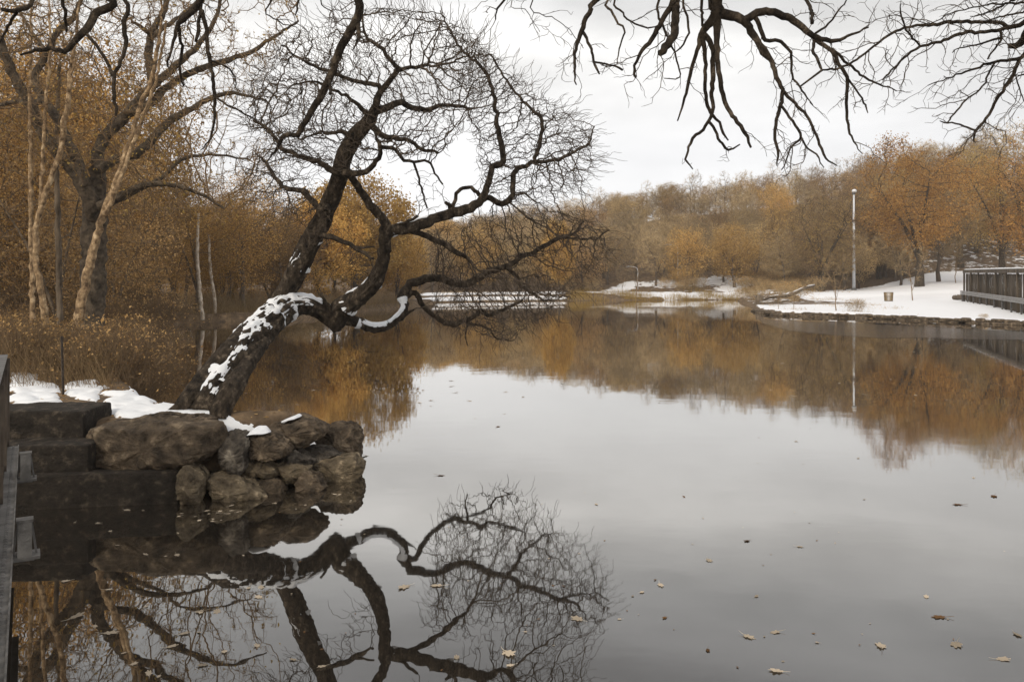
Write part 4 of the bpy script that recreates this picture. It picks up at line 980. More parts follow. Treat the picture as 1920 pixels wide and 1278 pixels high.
bank_tree('oak_tree', [[(172, 640, 27.2), (172, 600, 23.2), (174, 520, 21.6), (176, 450, 21.6), (178, 395, 20.0), (184, 330, 13.6), (184, 289, 11.2), (197, 256, 10.4), (230, 223, 9.6), (273, 174, 8.0), (328, 125, 6.4), (380, 75, 4.8), (410, 20, 3.2), (420, -60, 2.4)],
    [(177, 400, 16.0), (158, 350, 12.8), (141, 325, 11.2), (115, 296, 10.4), (76, 243, 9.6), (56, 194, 9.6), (26, 145, 8.8), (7, 95, 7.2), (-20, 20, 4.8)],
    [(160, 345, 10.4), (135, 280, 8.8), (115, 236, 8.0), (76, 177, 7.2), (66, 141, 6.4), (89, 99, 6.4), (108, 59, 5.6), (138, 33, 4.8), (160, -30, 3.2)],
    [(184, 320, 8.8), (215, 300, 8.0), (263, 283, 8.0), (315, 230, 7.2), (361, 204, 5.6), (394, 184, 4.8), (440, 175, 3.2), (500, 190, 2.0)],
    [(240, 214, 7.2), (286, 192, 7.2), (310, 165, 6.4), (348, 141, 6.4), (394, 122, 5.6), (460, 102, 4.4), (505, 75, 3.2), (560, 40, 2.0)],
    [(270, 178, 6.4), (286, 160, 7.2), (279, 115, 7.2), (283, 66, 6.4), (309, 16, 5.6), (320, -60, 3.2)], [(283, 66, 4.8), (262, 48, 3.2), (248, 42, 2.4)], [(283, 72, 4.8), (310, 50, 4.0), (345, 25, 3.2), (385, -10, 2.4)],
    [(175, 390, 9.6), (215, 375, 8.0), (260, 350, 6.4), (310, 345, 4.8), (368, 360, 3.2), (420, 390, 2.0)], [(230, 372, 4.8), (300, 335, 4.0), (340, 300, 3.2), (400, 290, 2.4), (470, 300, 1.6)],
    [(56, 196, 5.6), (30, 190, 4.0), (-10, 200, 3.2)], [(89, 100, 4.0), (60, 60, 3.2), (30, 10, 2.4)]],
    [(19.5, 20.5), (19.5, 18.5), (19.3, 20.5), (19.8, 21.5), (20, 21.5), (20, 20.5), (20, 19.5), (20, 21), (19.5, 18.5), (19.5, 21)],
    [([(-60, -60), (560, -60), (570, 60), (500, 150), (430, 220), (330, 290), (200, 330), (0, 260), (-60, 200)], 3200, 16.5, 23.5), ([(220, 300), (520, 240), (520, 330), (440, 420), (230, 420)], 700, 17.5, 21.5)],
    'largest dark forked tree of the left bank with a wide bare crown', 'bark_oak', 21, leaves='lf_yellow', nleaf=1)
bank_tree('birch_tree', [[(85, 620, 6.5), (80, 560, 5.8), (66, 480, 5.4), (74, 400, 5.0), (100, 320, 4.7), (112, 290, 4.3), (118, 240, 5.0), (128, 190, 4.7), (132, 130, 3.6), (142, 70, 2.9), (150, -20, 1.4)], [(75, 400, 4.0), (80, 300, 3.6), (86, 200, 3.2), (95, 90, 2.5), (92, 0, 1.4)], [(112, 285, 3.6), (125, 200, 2.9), (140, 110, 2.2)]],
    [(17.5, 17.5)], [([(20, -20), (190, -20), (180, 300), (40, 330)], 350, 16.8, 18.2)], 'peeling birch with two orange tinged stems at the far left', 'birch', 22, r0=.006)
bank_tree('birch_tree', [[(140, 650, 10.5), (155, 560, 8.8), (172, 480, 7.6), (195, 400, 6.5), (222, 330, 5.6), (245, 260, 4.5), (262, 200, 4.0), (285, 145, 4.0), (300, 60, 2.8), (305, -10, 1.6)], [(200, 400, 4.8), (235, 310, 4.0), (262, 235, 3.6), (292, 150, 2.8), (312, 40, 2.0)]],
    [(17.0, 17.6)], [([(200, -20), (360, -20), (340, 200), (220, 260)], 250, 16.5, 18.2)], 'slanting double birch with pale peeling bark in front of the big dark tree', 'birch', 23, r0=.006)
bank_tree('birch_tree', [[(62, 640, 4.8), (60, 500, 4.4), (58, 350, 4.0), (56, 200, 3.2), (58, 90, 2.4), (60, -20, 1.6)]], [(18.5, 18.5)], [([(20, -20), (100, -20), (90, 250), (30, 250)], 120, 18, 19)], 'thinnest straight birch stem at the far left', 'birch', 24, r0=.006)
bank_tree('slender_tree', [[(112, 620, 5), (110, 480, 5), (107, 360, 4.5), (106, 240, 4), (112, 120, 3)]], [(21, 21)], [([(60, 0), (170, 0), (160, 250), (70, 250)], 150, 20, 22)], 'slender brown tree just left of the big dark trunk', 'bark_grey', 25, r0=.006)
bank_tree('slender_tree', [[(380, 600, 3.5), (374, 540, 3.5), (370, 480, 3), (372, 400, 2)]], [(46, 46)], None, 'pale slender leaning stem on the far side of the cove', 'birch_white', 26)
bank_tree('slender_tree', [[(404, 605, 3.2), (402, 560, 3), (394, 500, 2.6), (392, 440, 2)]], [(50.6, 50.6)], None, 'pale slender stem with a kink, right of the other pale stem across the cove', 'birch_white', 27)
print('left trees', round(time.time() - T0, 1))

# ------------------------------------------------------------------ tree kinds for the woods
PL = {}
PL['brush_tree'] = [proto('brush_tree', 8.5, 3.0, 100 + i, 1300, .30, 'bark_grey', 'lf_brown', .085, 13, .28, 'twig_brown', 6, .5, .006, .13, .12, .35, r0=.01, fork=2) for i in range(2)]
PL['russet_tree'] = [proto('russet_tree', 10, 3.4, 110 + i, 1500, .33, 'bark_grey', 'lf_russet', .10, 22, .27, 'twig_brown', 4, .5, .006, .17, .15, .35, r0=.011, fork=2) for i in range(2)]
PL['gold_tree'] = [proto('gold_tree', 10, 4.2, 120 + i, 1500, .38, 'bark_far', 'lf_gold', .19, 44, .33, 'twig_brown', 3, .5, .009, .22, .10, .30, r0=.014, fork=2) for i in range(2)]
PL['bare'] = [proto('bare', 10, 3.9, 130 + i, 900, .42, 'bark_far', 'lf_tan', .13, 1, .4, 'twig_far', 14, .95, .009, .18, .15, .30, r0=.016, fork=1) for i in range(3)]
PL['tan'] = [proto('tan', 10, 4.0, 140 + i, 900, .42, 'bark_far', 'lf_tan', .15, 14, .42, 'twig_far', 8, .85, .009, .18, .14, .30, r0=.016, fork=1) for i in range(2)]
PL['orange'] = [proto('orange', 10, 4.2, 150 + i, 1000, .42, 'bark_far', 'lf_amber', .18, 26, .36, 'twig_brown', 3, .6, .009, .20, .12, .32, r0=.016, fork=1) for i in range(2)]
PL['brown'] = [proto('brown', 10, 4.2, 160 + i, 1000, .42, 'bark_far', 'lf_brown', .16, 18, .38, 'twig_brown', 6, .7, .009, .20, .12, .32, r0=.016, fork=1) for i in range(2)]
PL['tall'] = [proto('tall', 12, 2.0, 170 + i, 400, .45, 'bark_far', None, .1, 0, .4, 'twig_far', 10, .9, .009, .15, .35, .2, r0=.016, fork=0) for i in range(2)]
PL['big_oak'] = [proto('big_oak', 18, 7.0, 180 + i, 2400, .50, 'bark', 'lf_rust', .21, 22, .42, 'twig_brown', 4, .9, .010, .46, .17, .42, r0=.018, fork=4) for i in range(2)]
PL['big_tan'] = [proto('big_tan', 20, 6.0, 190, 2200, .50, 'bark', 'lf_yellow', .18, 11, .45, 'twig_far', 6, .9, .010, .36, .16, .34, r0=.018, fork=3)]
PL['willow'] = [proto('willow', 14, 5.5, 200 + i, 1700, .45, 'bark', 'lf_yellow', .13, 6, .5, 'twig_brown', 9, 1.3, .010, .40, .16, .25, r0=.016, fork=4, droop=.9) for i in range(2)]
PL['young'] = [proto('young', 6.5, 1.7, 210 + i, 260, .3, 'twig_brown', None, .1, 0, .3, 'twig_far', 4, .5, .008, .045, .22, .1, r0=.011, fork=3, grav=.2) for i in range(2)]
def shrub(seed, H, R, ns, leaf=None, twig='twig_brown', nl=500, w=.006, ls=.06, depth=3):
    rng = np.random.default_rng(seed); A, B = [], []
    base = rng.normal(0, R * .22, (ns, 3)); base[:, 2] = -.1
    d = rng.normal(0, .42, (ns, 3)) ; d[:, :2] += base[:, :2] / R * 1.2; d[:, 2] = 1; d /= np.linalg.norm(d, axis=1)[:, None]
    cur, dr, ln = base, d, H * .34
    tips = []
    for k in range(depth + 1):
        nxt = cur + dr * (ln * rng.uniform(.7, 1.2, len(cur)))[:, None]; A.append(cur); B.append(nxt)
        m = 3 if k < depth else 0
        if m:
            cur = np.repeat(nxt - (nxt - cur) * .1, m, 0); dr = np.repeat(dr, m, 0) + rng.normal(0, .38, (len(cur), 3)); dr[:, 2] -= .04 * k; dr /= np.linalg.norm(dr, axis=1)[:, None]; ln *= .62
        tips.append(nxt)
    V, T = strip_geo(np.vstack(A), np.vstack(B), np.concatenate([np.full(len(a), w * (1.6 - .35 * k)) for k, a in enumerate(A)]), rng)
    mb = MB(); mb.add(V, T=T); tw_ = mb.data('shrub_stems', M[twig]); lf = None
    if leaf:
        C = tips[-1]; C = C[rng.choice(len(C), min(nl, len(C)), False)] + rng.normal(0, .05, (min(nl, len(C)), 3)); V, Q = leaf_geo(C, ls, rng); mb = MB(); mb.add(V, Q=Q); lf = mb.data('shrub_leaves', M[leaf], False)
    return [None, tw_, lf]
PS = [shrub(300 + i, 2.0, 1.1, 46, 'lf_brown', 'twig_shrub', nl=260, w=.006) for i in range(3)] 
PF = [shrub(310 + i, 2.6, 1.6, 40, 'lf_brown', 'twig_far', 300, w=.010, ls=.11) for i in range(3)]
print('protos', round(time.time() - T0, 1), [sum(len(m.polygons) for p in v for m in p if m) // 1000 for v in PL.values()])

rng = np.random.default_rng(5)
def at_px(px, Y): return ((px - 960) / F * Y, Y)
def put(kind, name, x, y, H, label, cat, group, sq=None):
    v = PL[kind]; pr = v[rng.integers(len(v))]; h0 = {'brush_tree': 8.5, 'russet_tree': 10, 'tall': 12, 'big_oak': 18, 'big_tan': 20, 'willow': 14, 'young': 6.5}.get(kind, 10)
    s_ = H / h0; return place(pr, name, (x, y, float(gz(x, y)) - .05), label, cat, group, s_ * (sq or 1), rng.uniform(0, 6.28), s_)
LB = {'brush_tree': ('brown leaved bushy tree in the thicket on the left bank', 'tree', 'brown trees of the left bank'), 'russet_tree': ('russet orange leaved tree in the left wood', 'tree', 'russet trees of the left bank')}
# left belt, near to far
def belt(n, fx, kinds, name, lab, cat, grp, Hr, dmin, sp):
    pts = []; tries = 0
    while len(pts) < n and tries < 6000:
        tries += 1; x, y = fx()
        if float(lake_sd(np.array([x]), np.array([y]))[0]) < dmin: continue
        if any((x - a) ** 2 + (y - b) ** 2 < sp * sp for a, b in pts): continue
        pts.append((x, y)); k = kinds[rng.integers(len(kinds))]
        H = rng.uniform(*Hr); put(k, name, x, y, H, lab, cat, grp)
    return pts
belt(20, lambda: (lambda Y: (rng.uniform(-.72, -.42) * Y, Y))(rng.uniform(23, 40)), ['brush_tree'], 'bushy_tree', 'brown leaved bushy tree in the thicket of the left bank', 'tree', 'brown bushy trees on the left bank', (5.5, 8.5), 1.2, 2.6)
belt(15, lambda: (lambda Y: (rng.uniform(-.72, -.44) * Y, Y))(rng.uniform(27, 48)), ['russet_tree'], 'russet_tree', 'russet leaved tree among the trees of the left bank', 'tree', 'russet trees on the left bank', (8, 11.5), 1.5, 3.6)
belt(15, lambda: (lambda Y: (rng.uniform(-.46, -.26) * Y, Y))(rng.uniform(50, 66)), ['russet_tree', 'brown'], 'russet_tree', 'russet leaved tree across the cove behind the leaning trunk', 'tree', 'russet trees across the cove', (7, 10.2), 1.2, 3.4)
belt(40, lambda: (lambda Y: (rng.uniform(-.75, -.17) * Y, Y))(rng.uniform(62, 105)), ['brown', 'bare', 'tan', 'orange'], 'woodland_tree', 'brown tree in the wood behind the left shore', 'tree', 'trees in the wood behind the left shore', (8, 11), 3, 4.6)
x, y = at_px(668, 72); put('gold_tree', 'golden_oak', x, y, 12.2, 'round golden oak on the shore behind the leaning trunk', 'tree', None, 1.05)
x, y = at_px(600, 66); put('gold_tree', 'golden_oak', x, y, 9.2, 'lower golden tree left of the round golden oak', 'tree', None, 1.0)
x, y = at_px(745, 82); put('gold_tree', 'golden_oak', x, y, 8.0, 'small golden tree at the right foot of the round golden oak', 'tree', None, 1.0)
x, y = at_px(810, 105); put('bare', 'bare_tree', x, y, 9.0, 'greyish bare tree right of the golden oaks above the snowy lawn', 'tree', None, 1.0)
x, y = at_px(1048, 104); put('gold_tree', 'golden_tree', x, y, 10.0, 'narrow golden tree seen through the tips of the leaning tree', 'tree', None, .55)
for px, Y, H in ((20, 30, 12.5), (110, 33, 13), (190, 36, 13.5), (-30, 34, 13), (262, 42, 13), (75, 42, 14)):
    x, y = at_px(px, Y); put('russet_tree', 'russet_tree', x, y, H, 'tall thin crowned russet tree behind the birches', 'tree', 'tall russet trees behind the birches', .95)
# far hill
hill = []; tries = 0
while len(hill) < 235 and tries < 20000:
    tries += 1; y = rng.uniform(108, 178) ; a = rng.uniform(-.17, .50); x = a * y
    if float(lake_sd(np.array([x]), np.array([y]))[0]) < 6: continue
    if segd(np.array([x]), np.array([y]), [(9, 108.5), (24, 107), (31, 107.5)])[0] < 2.4: continue
    if segd(np.array([x]), np.array([y]), [(14, 111), (18, 120)])[0] < 3.2: continue
    if .10 < a < .30 and y < 113: continue
    if .23 < a < .30 and y < 127 and rng.uniform() < .7: continue
    if any((x - p) ** 2 + (y - q) ** 2 < 4.3 ** 2 for p, q in hill): continue
    hill.append((x, y))
for x, y in hill:
    r = rng.uniform(); g_ = 'trees on the wooded hill across the lake'
    warm = vnoise(x / 16, y / 16, 0, 77)
    if y > 158 and r < .35: put('tall', 'bare_tree', x, y, rng.uniform(8, 11), 'tall thin bare tree on the ridge of the far hill', 'tree', g_)
    elif r < .36: put('bare', 'bare_tree', x, y, rng.uniform(7, 9.5), 'grey brown bare tree on the far hill', 'tree', g_)
    elif r < .62: put('tan', 'tan_tree', x, y, rng.uniform(7, 9.5), 'pale tan tree on the far hill', 'tree', g_)
    elif warm > .5: put('orange', 'golden_tree', x, y, rng.uniform(7, 9.5), 'golden orange tree on the far hill', 'tree', g_)
    else: put('brown', 'brown_tree', x, y, rng.uniform(7, 9), 'dull brown tree on the far hill', 'tree', g_)
# right wood
for px, Y, H, k, lb in ((1724, 97, 18.5, 'big_oak', 'large russet oak with a dark trunk in the snow on the right'), (1800, 122, 19, 'big_oak', 'russet oak right behind the largest russet oak'), (1880, 104, 21, 'big_tan', 'tallest pale golden tree near the right edge'),
                        (1648, 119, 13, 'big_oak', 'russet tree with a straight dark trunk just right of the white pole'), (1930, 100, 19, 'big_oak', 'russet oak cut off by the right edge'), (1700, 128, 17, 'big_tan', 'thin crowned golden tree behind the russet oaks'),
                        (1540, 103, 13, 'willow', 'golden willow with a forked stubby trunk left of the white pole'), (1612, 118, 14.5, 'willow', 'golden willow directly behind the white pole'), (1478, 116, 12, 'willow', 'golden willow at the foot of the hill left of the peninsula'),
                        (1830, 130, 18, 'big_tan', 'golden tree at the back of the right hand wood'), (1760, 104, 13, 'bare', 'bare tree between the russet oaks'), (1660, 120, 12, 'brown', 'brown tree behind the russet tree near the pole')):
    x, y = at_px(px, Y); put(k, 'oak_tree' if 'oak' in lb else 'willow_tree' if 'willow' in lb else 'tree', x, y, H, lb, 'tree', None)
belt(34, lambda: (lambda Y: (rng.uniform(.41, .72) * Y, Y))(rng.uniform(127, 168)), ['bare', 'bare', 'tan', 'brown'], 'woodland_tree', 'brown tree at the back of the right hand wood', 'tree', 'trees at the back of the right hand wood', (10, 14), 8, 4.6)
# shrubs
def shrubs(P, n, fx, name, lab, grp, sc, dmin, sp, cat='shrub'):
    pts = []; tries = 0
    while len(pts) < n and tries < 8000:
        tries += 1; x, y = fx()
        if float(lake_sd(np.array([x]), np.array([y]))[0]) < dmin: continue
        if any((x - a) ** 2 + (y - b) ** 2 < sp * sp for a, b in pts): continue
        pts.append((x, y)); place(P[rng.integers(len(P))], name, (x, y, float(gz(x, y)) - .03), lab, cat, grp, rng.uniform(*sc), rng.uniform(0, 6.28))
shrubs(PS, 66, lambda: (lambda Y: (rng.uniform(-.66, -.42) * Y, Y))(rng.uniform(13.6, 24)), 'shrub', 'tangled brown shrub at the water edge of the left bank', 'shrubs along the left bank', (.55, 1.0), .1, .6)
shrubs(PS, 50, lambda: (lambda Y: (rng.uniform(-.66, -.40) * Y, Y))(rng.uniform(24, 48)), 'shrub', 'brown twiggy shrub deeper along the left bank', 'shrubs further along the left bank', (.9, 1.6), .1, 1.3)
shrubs(PF, 40, lambda: (lambda Y: (rng.uniform(-.42, -.12) * Y, Y))(rng.uniform(50, 92)), 'shrub', 'brown shrub on the shore across the cove', 'shrubs across the cove', (.6, 1.0), .2, 1.6)
shrubs(PF, 44, lambda: (lambda Y: (rng.choice([rng.uniform(.06, .10), rng.uniform(.19, .23), rng.uniform(.29, .36)]) * Y, Y))(rng.uniform(109.5, 126)), 'shrub', 'low brown shrub at the foot of the far hill', 'shrubs at the foot of the far hill', (.7, 1.3), 1.2, 1.8)
shrubs(PF, 14, lambda: (lambda Y: (rng.uniform(.28, .38) * Y, Y))(rng.uniform(84, 116)), 'shrub', 'pale twiggy shrub by the channel left of the peninsula', 'shrubs by the channel', (.7, 1.2), .4, 2.6)
for px, Y, s_, lb in ((1605, 58.5, .55, 'small bare bush at the edge of the snow in front of the white pole'), (1845, 50.3, .2, 'tuft of dead weeds on the snowy edge at the right')):
    x, y = at_px(px, Y); place(PF[0], 'shrub', (x, y, float(gz(x, y)) - .02), lb, 'shrub', None, s_, .3)
for px, Y, H, lb in ((1568, 59, 5.0, 'young bare tree leaning at the near edge of the snowy peninsula'), (1711, 82, 6.6, 'young pale bare tree with upswept branches in the middle of the snow'), (1792, 100, 7.5, 'thin young bare tree in front of the wood at the right'), (1488, 62, 2.2, 'tiny bare sapling near the tip of the peninsula'), (1459, 64, 2.6, 'spindly sapling at the very tip of the peninsula')):
    x, y = at_px(px, Y); put('young', 'young_tree', x, y, H, lb, 'tree', None)
for px, Y, H, lb in ((1193, 104, 8.2, 'bare tree standing by the path at the far shore'), (1167, 106, 4.2, 'small bare tree left of the path tree on the far shore'), (1287, 105, 5, 'bare tree at the right end of the far path')):
    x, y = at_px(px, Y); put('young', 'bare_tree', x, y, H, lb, 'tree', None)
print('woods', round(time.time() - T0, 1))

# ------------------------------------------------------------------ dry grass and reeds
def grass(n, fx, hr, w, name, lab, dmin, bend=.3, m='grass'):
    A = []; B = []; C_ = []
    xs, ys = fx(n); k = lake_sd(xs, ys) > dmin; xs, ys = xs[k], ys[k]; z = gz(xs, ys)
    A = np.stack([xs, ys, z - .02], 1); h = rng.uniform(*hr, len(xs)); d = rng.normal(0, bend, (len(xs), 3)); d[:, 2] = 1
    B = A + d * (h * .6)[:, None]; d2 = d + rng.normal(0, bend, d.shape); C = B + d2 * (h * .4)[:, None]
    V1, T1 = strip_geo(A, B + (C - B) * .2, w, rng); V2, T2 = strip_geo(B, C, w * .7, rng); mb = MB(); mb.add(V1, T=T1); mb.add(V2, T=T2)
    prm(mb.build(name, M[m]), lab, 'grass', kind='stuff')
def near_band(n):
    Y = rng.uniform(12.4, 20, n); return rng.uniform(-.66, -.50, n) * Y, Y
grass(3400, near_band, (.2, .95), .004, 'dry_grass', 'tall dry brown weeds behind the snow on the left bank', .1, .35, 'weed')
def reed(n):
    x = rng.uniform(7, 30, n); y = 98.5 + (x - 6) * .22 + rng.uniform(.3, 6, n); k = vnoise(x / 2.2, y / 1.6, 0, 91) > rng.uniform(.3, .8, n); return x[k], y[k]
grass(11000, reed, (.3, .9), .014, 'reeds', 'golden reeds along the far shore', .15, .2, 'lf_yellow')
def weeds(n):
    k = rng.integers(0, 26, n); cx = rng.uniform(21, 42, 26); cy = cx / .40 + rng.uniform(-12, 14, 26); return cx[k] + rng.normal(0, .5, n), cy[k] + rng.normal(0, .9, n)
grass(1500, weeds, (.08, .28), .010, 'weed_stubble', 'dead stubble poking through the snow of the peninsula', .6, .5)
def lawn_edge(n):
    x = rng.uniform(-9, 7, n); y = rng.uniform(91, 102, n); return x, y
grass(1500, lawn_edge, (.15, .5), .012, 'shore_grass', 'short tan grass at the edge of the snowy lawn', .1, .3)
def cove(n):
    t = rng.uniform(0, 1, n); return -20 + t * 11 + rng.uniform(-1.5, 1.5, n), 48.5 + t * 26 + rng.uniform(-1, 2.5, n)
grass(7000, cove, (.3, 1.1), .010, 'shore_grass', 'golden brown grass on the shore across the cove', .05, .35)
def litter(n):
    x = rng.uniform(-9, -2.6, n); y = rng.uniform(9.6, 16, n); k = lake_sd(x, y) > .15; x, y = x[k], y[k]
    C = np.stack([x, y, gz(x, y) + .015], 1); V, Q = leaf_geo(C, .06, rng, .7); V[:, 2] = V[:, 2] * .35 + np.repeat(C[:, 2], 4) * .65; return V, Q
V, Q = litter(2600); mb = MB(); mb.add(V, Q=Q); prm(mb.build('leaf_litter', M['lf_brown'], smooth=False), 'fallen brown leaves on the soil of the near bank', 'leaves', kind='stuff')

# ------------------------------------------------------------------ right peninsula: retaining wall, pole, fence, basket, logs
rng = np.random.default_rng(9)
edge = spline([(20.3, 66.5, 0, .1), (19.35, 59.5, 0, .1), (21.0, 57.4, 0, .1), (23.4, 55.2, 0, .1), (25.7, 52.4, 0, .1), (27.5, 48.9, 0, .1), (29.6, 45.9, 0, .1), (33, 44, 0, .1)], .55)
wall = empty('retaining_wall', (edge[4][0], edge[4][1], 0), 'low dark dry stone wall holding up the snowy peninsula', 'wall')
mb = MB()
def pebble(mb, c, d, seed, rz):
    u = np.linspace(0, math.pi, 7); v = np.linspace(0, 2 * math.pi, 11)[:-1]; U, Vv = np.meshgrid(u, v, indexing='ij')
    p = np.stack([np.sin(U) * np.cos(Vv), np.sin(U) * np.sin(Vv), np.cos(U)], -1); p = np.sign(p) * np.abs(p) ** .6
    f = 1 + .35 * (vnoise(p[..., 0] * 1.5 + seed, p[..., 1] * 1.5, p[..., 2] * 1.5, seed) - .5); p = p * f[..., None] * np.array(d)
    ca, sa = math.cos(rz), math.sin(rz); q = p.copy(); q[..., 0] = p[..., 0] * ca - p[..., 1] * sa; q[..., 1] = p[..., 0] * sa + p[..., 1] * ca
    i = np.arange(6)[:, None] * 10; k = np.arange(10)[None]; k2 = (k + 1) % 10; Q = np.stack([i + k, i + 10 + k, i + 10 + k2, i + k2], -1).reshape(-1, 4)
    mb.add((q + np.array(c)).reshape(-1, 3), Q=Q)
for j, e in enumerate(edge):
    dr = edge[min(j + 1, len(edge) - 1)] - edge[max(j - 1, 0)]; rz = math.atan2(dr[1], dr[0])
    for row in range(2):
        w = rng.uniform(.20, .50); hh = rng.uniform(.07, .13); pebble(mb, (e[0] + rng.normal(0, .12), e[1] + rng.normal(0, .12), .02 + row * .14 + rng.normal(0, .03)), (w, .22, hh), j * 3 + row, rz + rng.normal(0, .08))
o = mb.build('stonework', M['rock'], wall); o.location = -Vector(wall.location)

# thin skin of ice along the peninsula
ice_px = [(1418, 594), (1455, 600), (1600, 606), (1720, 612), (1925, 622), (1925, 637), (1840, 637), (1740, 633), (1650, 634), (1560, 628), (1480, 620), (1430, 606)]
V = [((px - 960) / F * (F * CH / (py - HZ)), F * CH / (py - HZ), .004) for px, py in ice_px]
mi = bpy.data.materials.new('thin_ice'); mi.use_nodes = True; b_ = mi.node_tree.nodes['Principled BSDF']; b_.inputs['Base Color'].default_value = (.07, .062, .056, 1); b_.inputs['Roughness'].default_value = .11; b_.inputs['IOR'].default_value = 1.9
mb = MB(); mb.add(V, P=[list(range(len(V)))[::-1]]); o = mb.build('ice', mi, smooth=False); prm(o, 'thin dull skin of ice on the lake beside the snowy peninsula', 'ice', kind='structure')
# white pole
px_, py_ = at_px(1601, 108); z0 = float(gz(px_, py_))
pole = empty('lamp_pole', (px_, py_, z0), 'tall white pole with a small snow capped head on the snowy peninsula', 'pole')
mb = MB(); mb.tube([(0, 0, -.2), (0, 0, 5), (0, 0, 12.9)], [.22, .18, .11], 14); mb.build('shaft', M['white_paint'], pole)
mb = MB(); mb.tube([(0, 0, -.1), (0, 0, .25), (0, 0, .3)], [.36, .34, .25], 12); mb.build('footing', M['steel'], pole)
mb = MB(); mb.tube([(0, 0, 12.85), (0, 0, 12.95), (0, 0, 13.15), (0, 0, 13.25)], [.12, .22, .22, .12], 12); mb.build('lamp_head', M['steel'], pole)
mb = MB(); mb.tube([(.05, 0, 13.2), (.05, 0, 13.35), (.05, 0, 13.55), (.05, 0, 13.62)], [.26, .33, .24, .06], 12); mb.build('snow', M['snow'], pole)
mb = MB(); mb.tube([(0, 0, 9.3), (0, 0, 9.5)], [.24, .24], 12); mb.build('clamp', M['steel'], pole)

# slatted timber fence with a lean-to top at the right edge
A_ = np.array([43.7, 77.0]); B_ = np.array([32.6, 48.6]); fd = (B_ - A_); fl = np.linalg.norm(fd); fd /= fl; fnm = np.array([-fd[1], fd[0]])
if fnm[0] > 0: fnm = -fnm      # towards the water
fence = empty('timber_enclosure', (A_[0], A_[1], .8), 'weathered grey board enclosure with a snow topped rail at the right edge', 'enclosure')
def relf(mb, name, m, smooth=False):
    o = mb.build(name, M[m], fence, smooth); o.location = -Vector(fence.location); return o
def fp(s_, off, z): return (A_[0] + fd[0] * s_ + fnm[0] * off, A_[1] + fd[1] * s_ + fnm[1] * off, z)
zb = lambda s_: .55 - .35 * s_ / fl; zt = lambda s_: 3.55 - .25 * s_ / fl
mb = MB(); s_ = 0.0; k = 0
while s_ < fl:
    w = .19; h = zt(s_) - .35 + rng.normal(0, .02); mb.beam(fp(s_ + w / 2, rng.normal(0, .012), zb(s_) + .2), fp(s_ + w / 2, 0, h), .03 + rng.uniform(0, .02), w - .025) ; s_ += w
# beams are oriented by their side vector: rebuild as boxes for a true board face
mb = MB(); s_ = 0.0
while s_ < fl:
    w = .19; z1 = zb(s_) + .05; z2 = zt(s_) - .35 + rng.normal(0, .03); c = fp(s_ + w / 2, rng.normal(0, .012), (z1 + z2) / 2)
    mb.box(c, (w - .02, .03, z2 - z1), math.atan2(fd[1], fd[0])); s_ += w
relf(mb, 'boards', 'wood')
mb = MB(); s_ = 0.0
while s_ <= fl + .1: mb.beam(fp(s_, .16, -.1), fp(s_, .16, zt(s_)), .12, .12); s_ += fl / 8
relf(mb, 'posts', 'wood')
mb = MB(); mb.beam(fp(-.1, .10, zt(0) - .12), fp(fl, .10, zt(fl) - .12), .34, .30); relf(mb, 'top_beam', 'wood')
mb = MB(); mb.beam(fp(0, -1.2, zt(0) - .1), fp(fl, -1.2, zt(fl) - .1), 2.2, .08); relf(mb, 'roof', 'wood')
mb = MB()
R = spline([(*fp(-.1, .08, zt(0) + .05), .09), (*fp(fl * .5, .08, zt(fl / 2) + .05), .10), (*fp(fl, .08, zt(fl) + .05), .09)], .4)
mb.tube(R[:, :3], R[:, 3] * np.random.default_rng(3).uniform(.6, 1.1, len(R)), 8); relf(mb, 'snow', 'snow', True)
mb = MB()
for dz in (0, .13, .26): mb.beam(fp(-.4, .42, 1.30 + dz), fp(fl, .42, 1.05 + dz), .05, .10)
relf(mb, 'guard_rail', 'steel_light')
mb = MB(); s_ = .3
while s_ < fl: mb.beam(fp(s_, .36, 0), fp(s_, .36, 1.6 - .2 * s_ / fl), .09, .09); s_ += 3.1
relf(mb, 'rail_posts', 'steel')
mb = MB(); grng = np.random.default_rng(4)
for k in range(11):                                  # looping pale scribbles sprayed on the boards
    s0 = grng.uniform(1.5, fl * .8); zc = grng.uniform(2.0, 2.7); rr = grng.uniform(.18, .42); a0 = grng.uniform(0, 3); a1 = a0 + grng.uniform(3, 5)
    mb.tube([fp(s0 + math.cos(a) * rr * 1.6, .045, zc + math.sin(a) * rr) for a in np.linspace(a0, a1, 14)], .010, 4)
relf(mb, 'graffiti', 'steel_light')

# brown wire basket, stump, driftwood
x, y = at_px(1666, 80); bk = empty('litter_basket', (x, y, float(gz(x, y))), 'brown slatted litter basket standing in the snow', 'basket')
mb = MB()
for k in range(18):
    a = k / 18 * 6.283; mb.beam((math.cos(a) * .36, math.sin(a) * .36, .04), (math.cos(a) * .42, math.sin(a) * .42, .92), .035, .05)
mb.build('slats', M['twig_far'], bk, False)
for z, r in ((.06, .37), (.5, .40), (.9, .43)):
    mb = MB(); mb.tube([(math.cos(a) * r, math.sin(a) * r, z) for a in np.linspace(0, 6.283, 25)], .025, 6, cap=False); mb.build('hoop', M['bark_far'], bk)
x, y = at_px(1424, 76); st_ = empty('tree_stump', (x, y, float(gz(x, y)) - .1), 'short grey tree stump near the tip of the peninsula', 'stump')
mb = MB(); mb.tube([(0, 0, -.1), (0, 0, .1), (.02, 0, .5), (.03, 0, .95)], [.62, .45, .38, .36], 18, fn=bark2); mb.build('wood', M['bark_grey'], st_)
